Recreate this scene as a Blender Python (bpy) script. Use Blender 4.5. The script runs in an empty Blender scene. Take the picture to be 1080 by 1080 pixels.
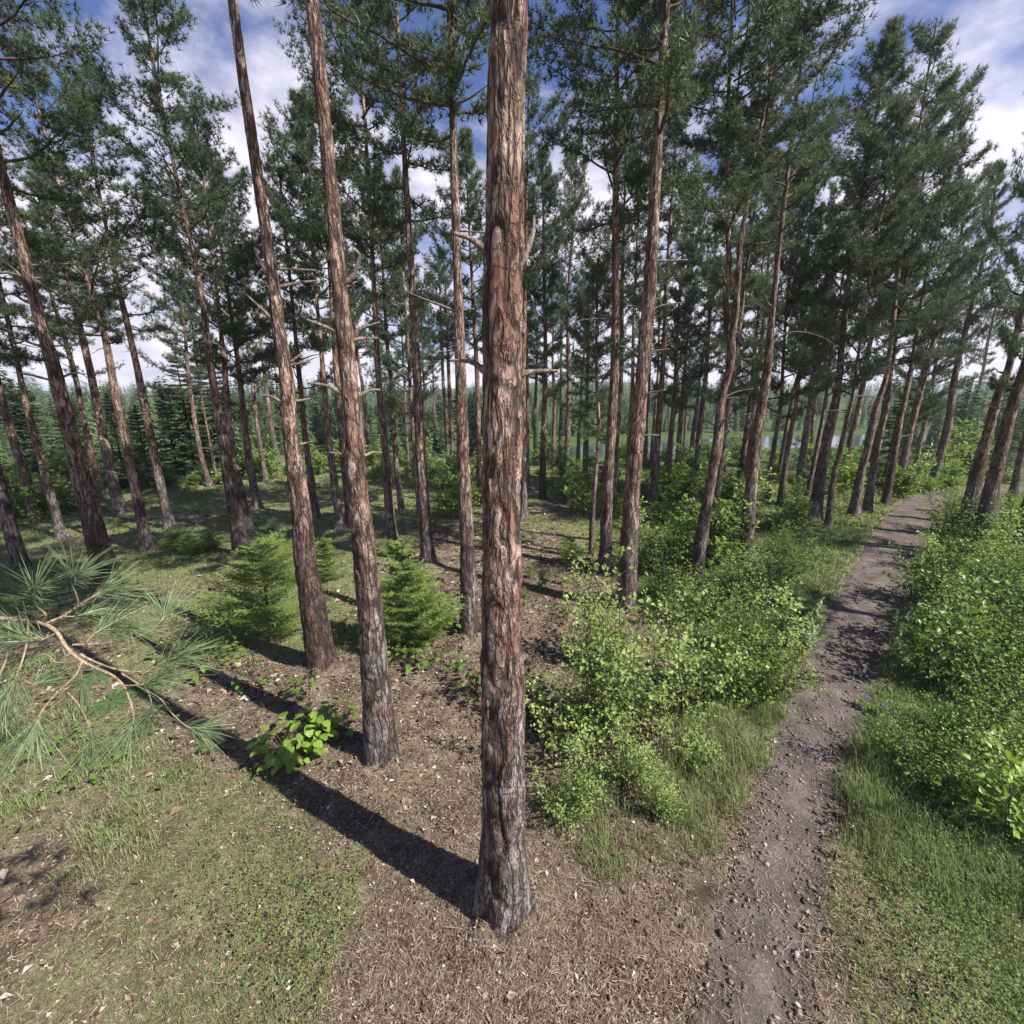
import bpy, math, random
import numpy as np
from mathutils import Vector, Matrix, Quaternion

sc = bpy.context.scene
COL = sc.collection
random.seed(7)
RNG = np.random.default_rng(7)

# ------------------------------------------------------------------ camera numbers
F = 460.0                       # focal length in photograph pixels (1080 wide)
PITCH = math.atan(117.0 / F)
CAMZ = 4.2
SP, CP = math.sin(PITCH), math.cos(PITCH)
SUN_AZ = math.radians(28)       # the sun stands to the right and behind the viewer
SUN_EL = math.radians(46)

# ------------------------------------------------------------------ terrain
PATH = [(-2.2, -2.6), (-0.6, -0.7), (0.9, 1.2), (2.1, 2.65), (3.23, 4.0), (4.15, 5.0), (5.4, 6.3), (6.95, 7.9),
        (9.45, 10.4), (12.9, 13.8), (17.4, 17.9), (21.0, 20.4), (24.5, 21.6), (29, 22.4), (35, 23), (42, 23.5)]
PATH_W = [0.36, 0.36, 0.36, 0.36, 0.38, 0.43, 0.5, 0.56, 0.64, 0.68, 0.72, 0.72, 0.72, 0.7, 0.7, 0.7]


def catmull(P, n):
    P = np.array(P, float)
    out = []
    for i in range(len(P) - 1):
        p0, p1, p2, p3 = P[max(i - 1, 0)], P[i], P[i + 1], P[min(i + 2, len(P) - 1)]
        for t in np.linspace(0, 1, n, endpoint=False):
            out.append(0.5 * ((2 * p1) + (-p0 + p2) * t + (2 * p0 - 5 * p1 + 4 * p2 - p3) * t * t + (-p0 + 3 * p1 - 3 * p2 + p3) * t ** 3))
    out.append(P[-1])
    return np.array(out)


PATH_C = catmull([(x, y, w) for (x, y), w in zip(PATH, PATH_W)], 12)


def smooth(a, b, x):
    t = np.clip((x - a) / (b - a), 0, 1)
    return t * t * (3 - 2 * t)


MOUNDS = []


def mound(x, y):
    x = np.asarray(x, float); y = np.asarray(y, float)
    z = np.zeros(x.shape)
    for px, py, r in MOUNDS:
        d = np.hypot(x - px, y - py)
        z = np.maximum(z, 0.16 * r / 0.2 * np.exp(-(d / (r * 2.1)) ** 2) * (1 + 0.35 * np.sin(5 * np.arctan2(y - py, x - px) + px)))
    return z


def path_dist(x, y):
    """signed distance beyond the path's edge (negative on the path)"""
    x = np.atleast_1d(np.asarray(x, float)); y = np.atleast_1d(np.asarray(y, float))
    best = np.full(x.shape, 1e9)
    for px, py, pw in PATH_C[::2]:
        d = np.hypot(x - px, y - py) - pw
        best = np.minimum(best, d)
    return best


def wob(x, y):
    return (np.sin(x * 0.9 + 1.3) * np.cos(y * 0.7 - 0.4) + 0.6 * np.sin(x * 0.37 - y * 0.51 + 2.0) + 0.45 * np.sin(1.7 * x + 1.1 * y)) / 2.0


def patch(x, y, s=1.0):
    """smooth noise about -1..1 for patchy cover"""
    x = x * s; y = y * s
    return (np.sin(x * 1.3 + 0.7 * np.sin(y * 0.9)) * np.cos(y * 1.1 + 0.8 * np.sin(x * 0.7 + 1.0)) + 0.6 * np.sin(2.3 * x + 1.9 * y + 1.0 + np.sin(x * 1.7)) * np.cos(2.7 * y - 1.4 * x)) / 1.4


LAKE_C = np.array([34.0, 55.0]); LAKE_D = np.array([0.94, 0.34]); LAKE_Z = -0.85


def lake_r(x, y):
    dx, dy = x - LAKE_C[0], y - LAKE_C[1]
    u = dx * LAKE_D[0] + dy * LAKE_D[1]; v = -dx * LAKE_D[1] + dy * LAKE_D[0]
    return np.sqrt((u / 36.0) ** 2 + (v / 7.5) ** 2) + 0.06 * np.sin(u * 0.35) + 0.05 * np.sin(u * 0.9 + v)


def gz(x, y):
    x = np.asarray(x, float); y = np.asarray(y, float)
    r = np.hypot(x, y)
    z = 0.07 * wob(x, y) * (1 - smooth(30, 60, r)) + 0.25 * np.sin(x * 0.11 + 0.5) * np.sin(y * 0.13) * smooth(8, 25, r)
    z = z - 0.35 * smooth(22, 45, r) * smooth(-10, 10, x)
    l = lake_r(x, y)
    z = z - 1.3 * (1 - smooth(0.75, 1.35, l))
    hill = 5.5 + 2.5 * np.sin(np.arctan2(x, np.maximum(y, 1e-3)) * 3.1 + 0.6) + 1.5 * np.sin(np.arctan2(x, np.maximum(y, 1e-3)) * 9)
    z = z + hill * smooth(85, 330, r) + 16 * smooth(330, 640, r) * (0.75 + 0.5 * np.sin(np.arctan2(x, y) * 5 + 1))
    return z


def gz1(x, y):
    return float(gz(np.array([x]), np.array([y]))[0])


CAM = Vector((0, 0, CAMZ + gz1(0, 0)))


def ray(px, py):
    x = (px - 540) / F; y = (py - 539) / F
    return Vector((x, CP - SP * y, -(SP + CP * y)))


def ground(px, py):
    d = ray(px, py)
    t = CAMZ / max(-d.z, 0.02)
    for _ in range(25):
        p = CAM + d * t
        t = (CAM.z - gz1(p.x, p.y)) / max(-d.z, 0.02)
    p = CAM + d * t
    return Vector((p.x, p.y, gz1(p.x, p.y)))


def on_plane(px, py, P, push=0.0):
    """the point of a pixel's ray on the upright plane through P that faces the viewer"""
    n = Vector((P.x, P.y, 0)).normalized()
    d = ray(px, py)
    t = (n.dot(P) + push - n.dot(Vector((CAM.x, CAM.y, 0)))) / n.dot(Vector((d.x, d.y, 0)))
    return CAM + d * t


def depth_of(p):
    v = p - CAM
    return v.y * CP - v.z * SP


def pix(p):
    v = Vector(p) - CAM
    z = v.y * CP - v.z * SP
    return 540 + F * v.x / z, 539 + F * (-(v.z * CP + v.y * SP)) / z


# ------------------------------------------------------------------ mesh helpers
def mesh_np(name, V, Fs, mats, tint=None, mat_idx=None, smooth_shade=False):
    """V (n,3); Fs list of (m,k) index arrays"""
    me = bpy.data.meshes.new(name)
    V = np.asarray(V, np.float32)
    Fs = [np.asarray(f, np.int32) for f in Fs if len(f)]
    me.vertices.add(len(V)); me.vertices.foreach_set('co', V.ravel())
    nl = sum(f.size for f in Fs); nf = sum(len(f) for f in Fs)
    me.loops.add(nl); me.polygons.add(nf)
    me.loops.foreach_set('vertex_index', np.concatenate([f.ravel() for f in Fs]))
    tot = np.concatenate([np.full(len(f), f.shape[1], np.int32) for f in Fs])
    st = np.concatenate([[0], np.cumsum(tot)[:-1]]).astype(np.int32)
    me.polygons.foreach_set('loop_start', st)
    for m in (mats if isinstance(mats, (list, tuple)) else [mats]):
        me.materials.append(m)
    if mat_idx is not None:
        me.polygons.foreach_set('material_index', np.asarray(mat_idx, np.int32))
    if smooth_shade is True:
        me.polygons.foreach_set('use_smooth', np.ones(nf, bool))
    elif smooth_shade is not False:
        me.polygons.foreach_set('use_smooth', np.asarray(smooth_shade, bool))
    if tint is not None:
        a = me.attributes.new('tint', 'FLOAT', 'POINT')
        a.data.foreach_set('value', np.asarray(tint, np.float32))
    me.update(calc_edges=True)
    return me


def link(name, me, parent=None, loc=None):
    o = bpy.data.objects.new(name, me)
    COL.objects.link(o)
    if parent is not None:
        o.parent = parent
    if loc is not None:
        o.location = loc
    return o


def thing(name, label, cat, loc=(0, 0, 0), rz=0.0, group=None):
    o = bpy.data.objects.new(name, None); COL.objects.link(o)
    o.empty_display_size = 0.2
    o.location = loc; o.rotation_euler = (0, 0, rz)
    tag(o, label, cat, group)
    return o


def tag(o, label=None, cat=None, group=None, kind=None):
    if label: o['label'] = label
    if cat: o['category'] = cat
    if group: o['group'] = group
    if kind: o['kind'] = kind
    return o


class Geo:
    """collects vertices, triangles and quads with a material slot each and a tint per vertex"""
    def __init__(self):
        self.V = []; self.T = []; self.n = 0; self.Q = []; self.tm = []; self.qm = []

    def add(self, V, tris=None, quads=None, tint=0.5, m=0):
        V = np.asarray(V, float).reshape(-1, 3)
        if np.isscalar(tint): tint = np.full(len(V), tint)
        if tris is not None and len(tris):
            self.T.append((np.asarray(tris) + self.n)); self.tm.append(np.full(len(tris), m))
        if quads is not None and len(quads):
            self.Q.append((np.asarray(quads) + self.n)); self.qm.append(np.full(len(quads), m))
        self.V.append((V, tint)); self.n += len(V)

    def tube(self, P, R, seg=6, m=0, tint=0.5, cap=True):
        V, Qd = tube_arrays(P, R, seg)
        k = len(V)
        tris = None
        if cap:
            V = np.vstack([V, np.asarray(P[-1], float)[None] ])
            b = k - seg
            tris = [(b + i, b + (i + 1) % seg, k) for i in range(seg)]
        self.add(V, tris, Qd, tint, m)

    def mesh(self, name, mats, smooth_shade=False):
        V = np.vstack([v for v, _ in self.V]); t = np.concatenate([t for _, t in self.V])
        Fs, mi = [], []
        if self.T: Fs.append(np.vstack(self.T)); mi.append(np.concatenate(self.tm))
        if self.Q: Fs.append(np.vstack(self.Q)); mi.append(np.concatenate(self.qm))
        mi = np.concatenate(mi)
        return mesh_np(name, V, Fs, mats, t, mi, smooth_shade)


def frames(P):
    P = np.asarray(P, float)
    T = np.gradient(P, axis=0)
    T /= np.linalg.norm(T, axis=1)[:, None] + 1e-9
    ref = np.array([1.0, 0.13, 0.0]) if abs(T[0][0]) < 0.8 else np.array([0.0, 1.0, 0.2])
    N = []
    n = ref
    for t in T:
        n = n - t * np.dot(n, t); n /= np.linalg.norm(n) + 1e-9
        N.append(n)
    N = np.array(N); B = np.cross(T, N)
    return T, N, B


def tube_arrays(P, R, seg):
    P = np.asarray(P, float); R = np.asarray(R, float)
    T, N, B = frames(P)
    a = np.linspace(0, 2 * math.pi, seg, endpoint=False)
    V = P[:, None, :] + R[:, None, None] * (np.cos(a)[None, :, None] * N[:, None, :] + np.sin(a)[None, :, None] * B[:, None, :])
    n = len(P)
    i = np.arange(n - 1)[:, None] * seg; j = np.arange(seg)[None, :]; j2 = (j + 1) % seg
    Qd = np.stack([i + j, i + j2, i + seg + j2, i + seg + j], -1).reshape(-1, 4)
    return V.reshape(-1, 3), Qd


def unit(v):
    return v / (np.linalg.norm(v, axis=-1, keepdims=True) + 1e-9)


def blades(centers, dirs, n, length, width, spread, rng, tint, lvar=0.25):
    """n thin needles from every centre, fanned about its direction. Returns V, tris, tint"""
    m = len(centers)
    c = np.repeat(centers, n, 0); d = np.repeat(dirs, n, 0)
    r = unit(d + spread * unit(rng.normal(size=(m * n, 3))))
    L = length * (1 + lvar * rng.uniform(-1, 1, (m * n, 1)))
    s = unit(np.cross(r, rng.normal(size=(m * n, 3)))) * width * 0.5
    V = np.stack([c - s, c + s, c + r * L], 1).reshape(-1, 3)
    t = np.arange(m * n * 3).reshape(-1, 3)
    return V, t, np.repeat(np.repeat(tint, n), 3)


def leaf_quads(centers, axis, normal, length, width, fold=0.25):
    """pointed oval leaves folded on the midrib: 6 vertices, 4 triangles each"""
    axis = unit(axis); side = unit(np.cross(normal, axis)); nrm = np.cross(axis, side)
    L = np.asarray(length).reshape(-1, 1); W = np.asarray(width).reshape(-1, 1)
    b = centers; tip = centers + axis * L
    m1 = centers + axis * L * 0.35 - nrm * W * fold * 0.5
    l = centers + axis * L * 0.42 + side * W * 0.5 + nrm * W * fold
    r = centers + axis * L * 0.42 - side * W * 0.5 + nrm * W * fold
    V = np.stack([b, l, tip, r, m1], 1).reshape(-1, 3)
    k = np.arange(len(centers))[:, None] * 5
    t = np.concatenate([k + np.array([[0, 4, 1]]), k + np.array([[1, 4, 2]]), k + np.array([[2, 4, 3]]), k + np.array([[3, 4, 0]])], 0)
    return V, t


# ------------------------------------------------------------------ materials
def new_mat(name):
    m = bpy.data.materials.new(name); m.use_nodes = True
    nt = m.node_tree; nt.nodes.clear()
    return m, nt


class NT:
    def __init__(self, nt):
        self.nt = nt

    def n(self, typ, **kw):
        nd = self.nt.nodes.new(typ)
        for k, v in kw.items():
            if False:
                nd.inputs[k].default_value = v
            else:
                setattr(nd, k, v)
        return nd

    def l(self, a, b):
        self.nt.links.new(a, b)

    def noise(self, vec, scale, detail=4, rough=0.55, dist=0.0):
        t = self.n('ShaderNodeTexNoise'); t.inputs['Scale'].default_value = scale
        t.inputs['Detail'].default_value = detail; t.inputs['Roughness'].default_value = rough
        t.inputs['Distortion'].default_value = dist
        if vec is not None: self.l(vec, t.inputs['Vector'])
        return t.outputs['Fac']

    def ramp(self, fac, stops):
        r = self.n('ShaderNodeValToRGB')
        e = r.color_ramp.elements
        while len(e) < len(stops): e.new(0.5)
        for el, (p, c) in zip(e, stops):
            el.position = p
            el.color = (c, c, c, 1) if np.isscalar(c) else (*c, 1)
        self.l(fac, r.inputs['Fac'])
        return r.outputs['Color']

    def mix(self, fac, a, b, blend='MIX'):
        m = self.n('ShaderNodeMix', data_type='RGBA', blend_type=blend)
        for s, v in ((m.inputs[0], fac), (m.inputs[6], a), (m.inputs[7], b)):
            if hasattr(v, 'is_linked') or hasattr(v, 'links'):
                self.l(v, s)
            elif np.isscalar(v): s.default_value = v
            else: s.default_value = (*v, 1)
        return m.outputs[2]

    def math(self, op, a, b=0.5, clamp=False):
        m = self.n('ShaderNodeMath', operation=op, use_clamp=clamp)
        for s, v in ((m.inputs[0], a), (m.inputs[1], b)):
            if np.isscalar(v): s.default_value = v
            else: self.l(v, s)
        return m.outputs[0]

    def mapping(self, vec, scale=(1, 1, 1), loc=None):
        m = self.n('ShaderNodeMapping'); m.inputs['Scale'].default_value = scale
        self.l(vec, m.inputs['Vector'])
        return m.outputs[0]

    def out(self, shader):
        o = self.n('ShaderNodeOutputMaterial'); self.l(shader, o.inputs['Surface'])

    def principled(self, color, rough=0.8, spec=0.3, bump=None, bstr=0.5, bdist=0.02):
        p = self.n('ShaderNodeBsdfPrincipled')
        if np.isscalar(rough): p.inputs['Roughness'].default_value = rough
        else: self.l(rough, p.inputs['Roughness'])
        p.inputs['Specular IOR Level'].default_value = spec
        if hasattr(color, 'links'): self.l(color, p.inputs['Base Color'])
        else: p.inputs['Base Color'].default_value = (*color, 1)
        if bump is not None:
            b = self.n('ShaderNodeBump'); b.inputs['Strength'].default_value = bstr; b.inputs['Distance'].default_value = bdist
            self.l(bump, b.inputs['Height']); self.l(b.outputs[0], p.inputs['Normal'])
        return p.outputs[0]


def bark_mat(name, pale, red, crack, grey, scale=1.0, zlow=0.8, zhigh=3.6, bdist=0.025):
    m, nt = new_mat(name); T = NT(nt)
    tc = T.n('ShaderNodeTexCoord'); oi = T.n('ShaderNodeObjectInfo')
    off = T.n('ShaderNodeVectorMath', operation='SCALE'); off.inputs[0].default_value = (7.3, 3.1, 11.7)
    T.l(oi.outputs['Random'], off.inputs['Scale'])
    add = T.n('ShaderNodeVectorMath', operation='ADD'); T.l(tc.outputs['Object'], add.inputs[0]); T.l(off.outputs[0], add.inputs[1])
    base = add.outputs[0]
    wn = T.n('ShaderNodeTexNoise'); wn.inputs['Scale'].default_value = 5 * scale; wn.inputs['Detail'].default_value = 2
    T.l(base, wn.inputs['Vector'])
    dv = T.n('ShaderNodeVectorMath', operation='SCALE'); dv.inputs['Scale'].default_value = 0.05 / scale
    T.l(wn.outputs['Color'], dv.inputs[0])
    wv = T.n('ShaderNodeVectorMath', operation='ADD'); T.l(base, wv.inputs[0]); T.l(dv.outputs[0], wv.inputs[1])
    v1 = T.mapping(wv.outputs[0], (1, 1, 0.16)); v2 = T.mapping(wv.outputs[0], (1, 1, 0.45)); v3 = T.mapping(wv.outputs[0], (1, 1, 0.3))
    def ridge(n, w):
        return T.ramp(T.math('ABSOLUTE', T.math('SUBTRACT', n, 0.5)), [(0.0, 0.0), (w * 0.35, 0.35), (w, 1.0)])
    r1 = ridge(T.noise(v1, 15 * scale, 3, 0.55), 0.075)
    r2 = ridge(T.noise(v2, 21 * scale, 3, 0.55), 0.045)
    edge = T.math('MULTIPLY', r1, T.math('ADD', T.math('MULTIPLY', r2, 0.6), 0.4))
    fine = T.noise(v3, 75 * scale, 5, 0.65)
    flake = T.noise(v3, 20 * scale, 5, 0.6, 0.4)
    cellv = T.noise(v2, 8 * scale, 2, 0.5)
    big = T.noise(base, 1.6, 3, 0.6)
    at = T.n('ShaderNodeAttribute', attribute_name='tint')
    pl = T.math('ADD', T.math('MULTIPLY', cellv, 0.55), T.math('MULTIPLY', flake, 0.5))
    plf = T.ramp(pl, [(0.44, 0.0), (0.6, 1.0)])
    plates = T.mix(plf, red, pale)
    sx = T.n('ShaderNodeSeparateXYZ'); T.l(tc.outputs['Object'], sx.inputs[0])
    hz = T.math('ADD', sx.outputs['Z'], T.math('MULTIPLY', big, 2.6))
    mr = T.n('ShaderNodeMapRange'); mr.interpolation_type = 'SMOOTHSTEP'
    mr.inputs['From Min'].default_value = zlow + 1.2; mr.inputs['From Max'].default_value = zhigh + 1.4
    T.l(hz, mr.inputs['Value'])
    greyp = T.mix(plf, tuple(c * 0.4 for c in grey), grey)
    col = T.mix(mr.outputs[0], greyp, plates)
    col = T.mix(T.ramp(fine, [(0.3, 0.6), (0.55, 0.0)]), col, tuple(c * 0.45 for c in red))
    bigv = T.ramp(T.noise(T.mapping(base, (1, 1, 0.6)), 2.6, 4, 0.62, 0.5), [(0.38, 0.62), (0.55, 0.0)])
    col = T.mix(bigv, col, tuple(0.55 * a + 0.45 * b for a, b in zip(red, crack)))
    col = T.mix(T.math('MULTIPLY', edge, T.math('ADD', T.math('MULTIPLY', at.outputs['Fac'], 0.7), 0.3)), crack, col)
    hgt = T.math('ADD', T.math('MULTIPLY', edge, 0.8), T.math('MULTIPLY', flake, 0.6))
    hgt = T.math('ADD', hgt, T.math('MULTIPLY', fine, 0.3))
    T.out(T.principled(col, 0.88, 0.15, hgt, 0.85, bdist))
    return m


def leaf_mat(name, c1, c2, trans=0.3, tcol=None, rough=0.55, spec=0.25, objvar=0.35):
    """two leaf colours mixed by the leaf's own tint and a little per plant"""
    m, nt = new_mat(name); T = NT(nt)
    at = T.n('ShaderNodeAttribute', attribute_name='tint')
    oi = T.n('ShaderNodeObjectInfo')
    f = T.math('ADD', T.math('MULTIPLY', at.outputs['Fac'], 1 - objvar), T.math('MULTIPLY', oi.outputs['Random'], objvar), True)
    col = T.mix(f, c1, c2)
    p = T.principled(col, rough, spec)
    if trans > 0:
        tr = T.n('ShaderNodeBsdfTranslucent')
        tc = T.mix(0.5, col, tcol if tcol else tuple(min(1, c * 1.3) for c in c2))
        T.l(tc, tr.inputs['Color'])
        mx = T.n('ShaderNodeMixShader'); mx.inputs[0].default_value = trans
        T.l(p, mx.inputs[1]); T.l(tr.outputs[0], mx.inputs[2])
        p = mx.outputs[0]
    T.out(p)
    return m


M = {}
M['bark'] = bark_mat('pine_bark', (0.52, 0.39, 0.33), (0.245, 0.13, 0.095), (0.035, 0.025, 0.023), (0.34, 0.305, 0.295))
M['bark_foot'] = bark_mat('pine_bark_black_foot', (0.52, 0.39, 0.33), (0.245, 0.13, 0.095), (0.03, 0.022, 0.02), (0.13, 0.11, 0.105), 1.0, 1.3, 3.2)
M['wood'] = bark_mat('limb_bark', (0.3, 0.22, 0.17), (0.15, 0.09, 0.065), (0.05, 0.035, 0.03), (0.3, 0.22, 0.17), 2.5, bdist=0.006)
M['dead'] = bark_mat('dead_wood', (0.55, 0.47, 0.42), (0.36, 0.27, 0.23), (0.1, 0.075, 0.065), (0.55, 0.47, 0.42), 2.2, bdist=0.006)
M['greybark'] = bark_mat('spruce_bark', (0.27, 0.22, 0.2), (0.14, 0.1, 0.085), (0.04, 0.03, 0.028), (0.27, 0.24, 0.23), 1.4, bdist=0.012)
M['pale_twig'] = bark_mat('pale_twig_bark', (0.55, 0.44, 0.33), (0.4, 0.29, 0.2), (0.2, 0.14, 0.1), (0.55, 0.44, 0.33), 3.0, bdist=0.002)
M['stem'] = bark_mat('shrub_stem', (0.2, 0.16, 0.12), (0.12, 0.09, 0.06), (0.05, 0.04, 0.03), (0.2, 0.16, 0.12), 3.0, bdist=0.002)
M['needle'] = leaf_mat('pine_needles', (0.04, 0.075, 0.05), (0.15, 0.195, 0.095), 0.35, (0.15, 0.2, 0.07), 0.5, 0.3, 0.4)
M['long_needle'] = leaf_mat('long_pine_needles', (0.1, 0.155, 0.07), (0.25, 0.32, 0.17), 0.25, (0.14, 0.2, 0.05), 0.4, 0.4, 0.0)
M['spruce'] = leaf_mat('spruce_needles', (0.03, 0.06, 0.03), (0.085, 0.14, 0.055), 0.2, (0.07, 0.12, 0.03), 0.6, 0.2)
M['sapling'] = leaf_mat('sapling_needles', (0.1, 0.17, 0.04), (0.31, 0.4, 0.11), 0.38, (0.32, 0.42, 0.06), 0.55, 0.25)
M['leaf'] = leaf_mat('birch_leaves', (0.12, 0.2, 0.05), (0.41, 0.5, 0.165), 0.4, (0.38, 0.48, 0.09), 0.45, 0.35, 0.3)
M['leafdark'] = leaf_mat('thicket_leaves', (0.08, 0.15, 0.035), (0.25, 0.35, 0.085), 0.4, (0.27, 0.38, 0.05), 0.5, 0.3, 0.4)
M['broad'] = leaf_mat('broad_leaves', (0.06, 0.135, 0.025), (0.145, 0.25, 0.04), 0.3, (0.17, 0.28, 0.03), 0.42, 0.4, 0.2)
M['bright'] = leaf_mat('bright_round_leaves', (0.1, 0.2, 0.03), (0.31, 0.44, 0.075), 0.35, (0.3, 0.44, 0.03), 0.42, 0.4, 0.1)
M['fern'] = leaf_mat('fern_fronds', (0.06, 0.125, 0.045), (0.13, 0.22, 0.08), 0.3, None, 0.5, 0.3, 0.2)
M['grass'] = leaf_mat('grass_blades', (0.07, 0.12, 0.035), (0.27, 0.32, 0.13), 0.3, (0.24, 0.3, 0.08), 0.5, 0.3, 0.0)
M['weed'] = leaf_mat('pale_weed', (0.24, 0.32, 0.16), (0.46, 0.54, 0.32), 0.3, None, 0.6, 0.2, 0.2)
M['lupin'] = leaf_mat('blue_petals', (0.13, 0.18, 0.22), (0.26, 0.31, 0.39), 0.2, (0.25, 0.3, 0.36), 0.6, 0.2, 0.2)
M['forest'] = leaf_mat('far_conifers', (0.05, 0.085, 0.045), (0.13, 0.19, 0.085), 0.15, None, 0.7, 0.15, 0.0)


def ground_mat():
    m, nt = new_mat('forest_floor'); T = NT(nt)
    geo = T.n('ShaderNodeNewGeometry'); pos = geo.outputs['Position']
    at = T.n('ShaderNodeAttribute', attribute_name='tint')
    big = T.noise(pos, 0.7, 5, 0.62); mid = T.noise(pos, 5.0, 5, 0.68); fine = T.noise(pos, 38, 5, 0.75); vfine = T.noise(pos, 130, 3, 0.7)
    f1 = T.math('ADD', T.math('MULTIPLY', mid, 0.5), T.math('MULTIPLY', fine, 0.55))
    litter = T.ramp(f1, [(0.36, (0.03, 0.022, 0.017)), (0.46, (0.115, 0.085, 0.063)), (0.54, (0.24, 0.19, 0.142)), (0.66, (0.42, 0.35, 0.275))])
    litter = T.mix(T.ramp(big, [(0.4, 0.0), (0.65, 0.55)]), litter, (0.22, 0.19, 0.12))
    litter = T.mix(T.ramp(vfine, [(0.64, 0.0), (0.7, 0.75)]), litter, (0.42, 0.36, 0.3))
    moss = T.ramp(f1, [(0.36, (0.055, 0.06, 0.028)), (0.49, (0.165, 0.17, 0.08)), (0.66, (0.33, 0.31, 0.18))])
    humus = T.ramp(T.noise(pos, 1.9, 4, 0.7, 0.8), [(0.40, 0.75), (0.54, 0.0)])
    litter = T.mix(humus, litter, (0.055, 0.037, 0.028))
    k = T.math('ADD', at.outputs['Fac'], T.math('MULTIPLY', T.math('SUBTRACT', mid, 0.5), 1.3))
    k = T.math('ADD', k, T.math('MULTIPLY', T.math('SUBTRACT', fine, 0.5), 0.7))
    kk = T.ramp(k, [(0.38, 0.0), (0.62, 1.0)])
    col = T.mix(kk, litter, moss)
    far = T.n('ShaderNodeMapRange'); far.interpolation_type = 'SMOOTHSTEP'; far.inputs['From Min'].default_value = 26; far.inputs['From Max'].default_value = 42
    vl = T.n('ShaderNodeVectorMath', operation='LENGTH'); T.l(pos, vl.inputs[0]); T.l(vl.outputs['Value'], far.inputs['Value'])
    far_dim_green = T.ramp(f1, [(0.36, (0.02, 0.032, 0.012)), (0.5, (0.05, 0.08, 0.026)), (0.66, (0.10, 0.14, 0.045))])  # undergrowth green, darkened in colour so the far ground looks less bright
    col = T.mix(far.outputs[0], col, far_dim_green)
    h = T.math('ADD', T.math('MULTIPLY', fine, 0.7), T.math('MULTIPLY', vfine, 0.4))
    h = T.math('ADD', h, T.math('MULTIPLY', mid, 1.2))
    T.out(T.principled(col, 0.95, 0.1, h, 0.9, 0.05))
    return m


def path_mat():
    m, nt = new_mat('trodden_earth'); T = NT(nt)
    geo = T.n('ShaderNodeNewGeometry'); pos = geo.outputs['Position']
    mid = T.noise(pos, 3.0, 6, 0.65); fine = T.noise(pos, 45, 5, 0.75); v = T.noise(pos, 140, 3, 0.7)
    f1 = T.math('ADD', T.math('MULTIPLY', mid, 0.6), T.math('MULTIPLY', fine, 0.4))
    col = T.ramp(f1, [(0.34, (0.055, 0.043, 0.038)), (0.5, (0.125, 0.102, 0.09)), (0.66, (0.23, 0.198, 0.178))])
    col = T.mix(T.ramp(v, [(0.62, 0.0), (0.7, 0.7)]), col, (0.42, 0.36, 0.32))
    col = T.mix(T.ramp(v, [(0.3, 0.7), (0.38, 0.0)]), col, (0.07, 0.05, 0.045))
    h = T.math('ADD', T.math('MULTIPLY', fine, 0.8), T.math('MULTIPLY', mid, 1.6))
    h = T.math('ADD', h, T.math('MULTIPLY', v, 0.35))
    T.out(T.principled(col, 0.93, 0.15, h, 0.8, 0.035))
    return m


def tint_mat(name, stops, rough=0.85, spec=0.2):
    m, nt = new_mat(name); T = NT(nt)
    at = T.n('ShaderNodeAttribute', attribute_name='tint')
    T.out(T.principled(T.ramp(at.outputs['Fac'], stops), rough, spec))
    return m


def water_mat():
    m, nt = new_mat('lake_water'); T = NT(nt)
    geo = T.n('ShaderNodeNewGeometry')
    w = T.noise(T.mapping(geo.outputs['Position'], (1.2, 3, 1)), 1.5, 4, 0.6)
    T.out(T.principled((0.05, 0.07, 0.075), 0.08, 0.6, w, 0.12, 0.05))
    return m


M['ground'] = ground_mat(); M['path'] = path_mat(); M['water'] = water_mat()
M['litter'] = tint_mat('litter_bits', [(0.0, (0.045, 0.03, 0.022)), (0.45, (0.17, 0.118, 0.082)), (0.75, (0.35, 0.27, 0.2)), (1.0, (0.58, 0.52, 0.45))])
M['stone'] = tint_mat('pebble_stone', [(0.0, (0.08, 0.062, 0.055)), (0.6, (0.2, 0.155, 0.13)), (1.0, (0.34, 0.28, 0.24))])

# ------------------------------------------------------------------ ground, path, lake
def in_view(x, y, m=1.35):
    d = y * CP + CAMZ * SP
    return (d > 0.3) & (np.abs(x) < m * d + 1.0)


LIT = [(-1.0, 5.4, 2.6, 2.0), (0.6, 9.5, 2.3, 2.6), (-3.6, 5.5, 1.5, 1.1), (0.6, 2.6, 1.8, 1.5)]     # bare litter patches: x, y, rx, ry


def green_at(x, y):
    """how grassy the floor is, 0..1"""
    g = 0.62 + 0.45 * patch(x, y, 0.45) + 0.22 * patch(x + 4, y, 1.7)
    r = np.hypot(x, y)
    for lx, ly, rx, ry in LIT:
        q = np.hypot((x - lx) / rx, (y - ly) / ry)
        g = g - 1.05 * (1 - smooth(0.55, 1.25, q))
    # streaks of bare litter farther back among the trunks
    g = g - 0.45 * smooth(0.1, 0.6, patch(x * 0.5 + 3, y * 1.0, 0.5)) * smooth(9, 12, r) * (1 - smooth(26, 34, r))
    left = smooth(-1.5, -4.5, x) if False else smooth(1.5, 5.0, -x)
    g = g + 0.3 * left * smooth(6.0, 8.0, y)
    g = g + 0.5 * smooth(2.2, 3.6, x) * smooth(3.2, 5.5, y)
    g = g + 0.5 * smooth(24, 34, r)
    return np.clip(g, 0, 1)


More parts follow.
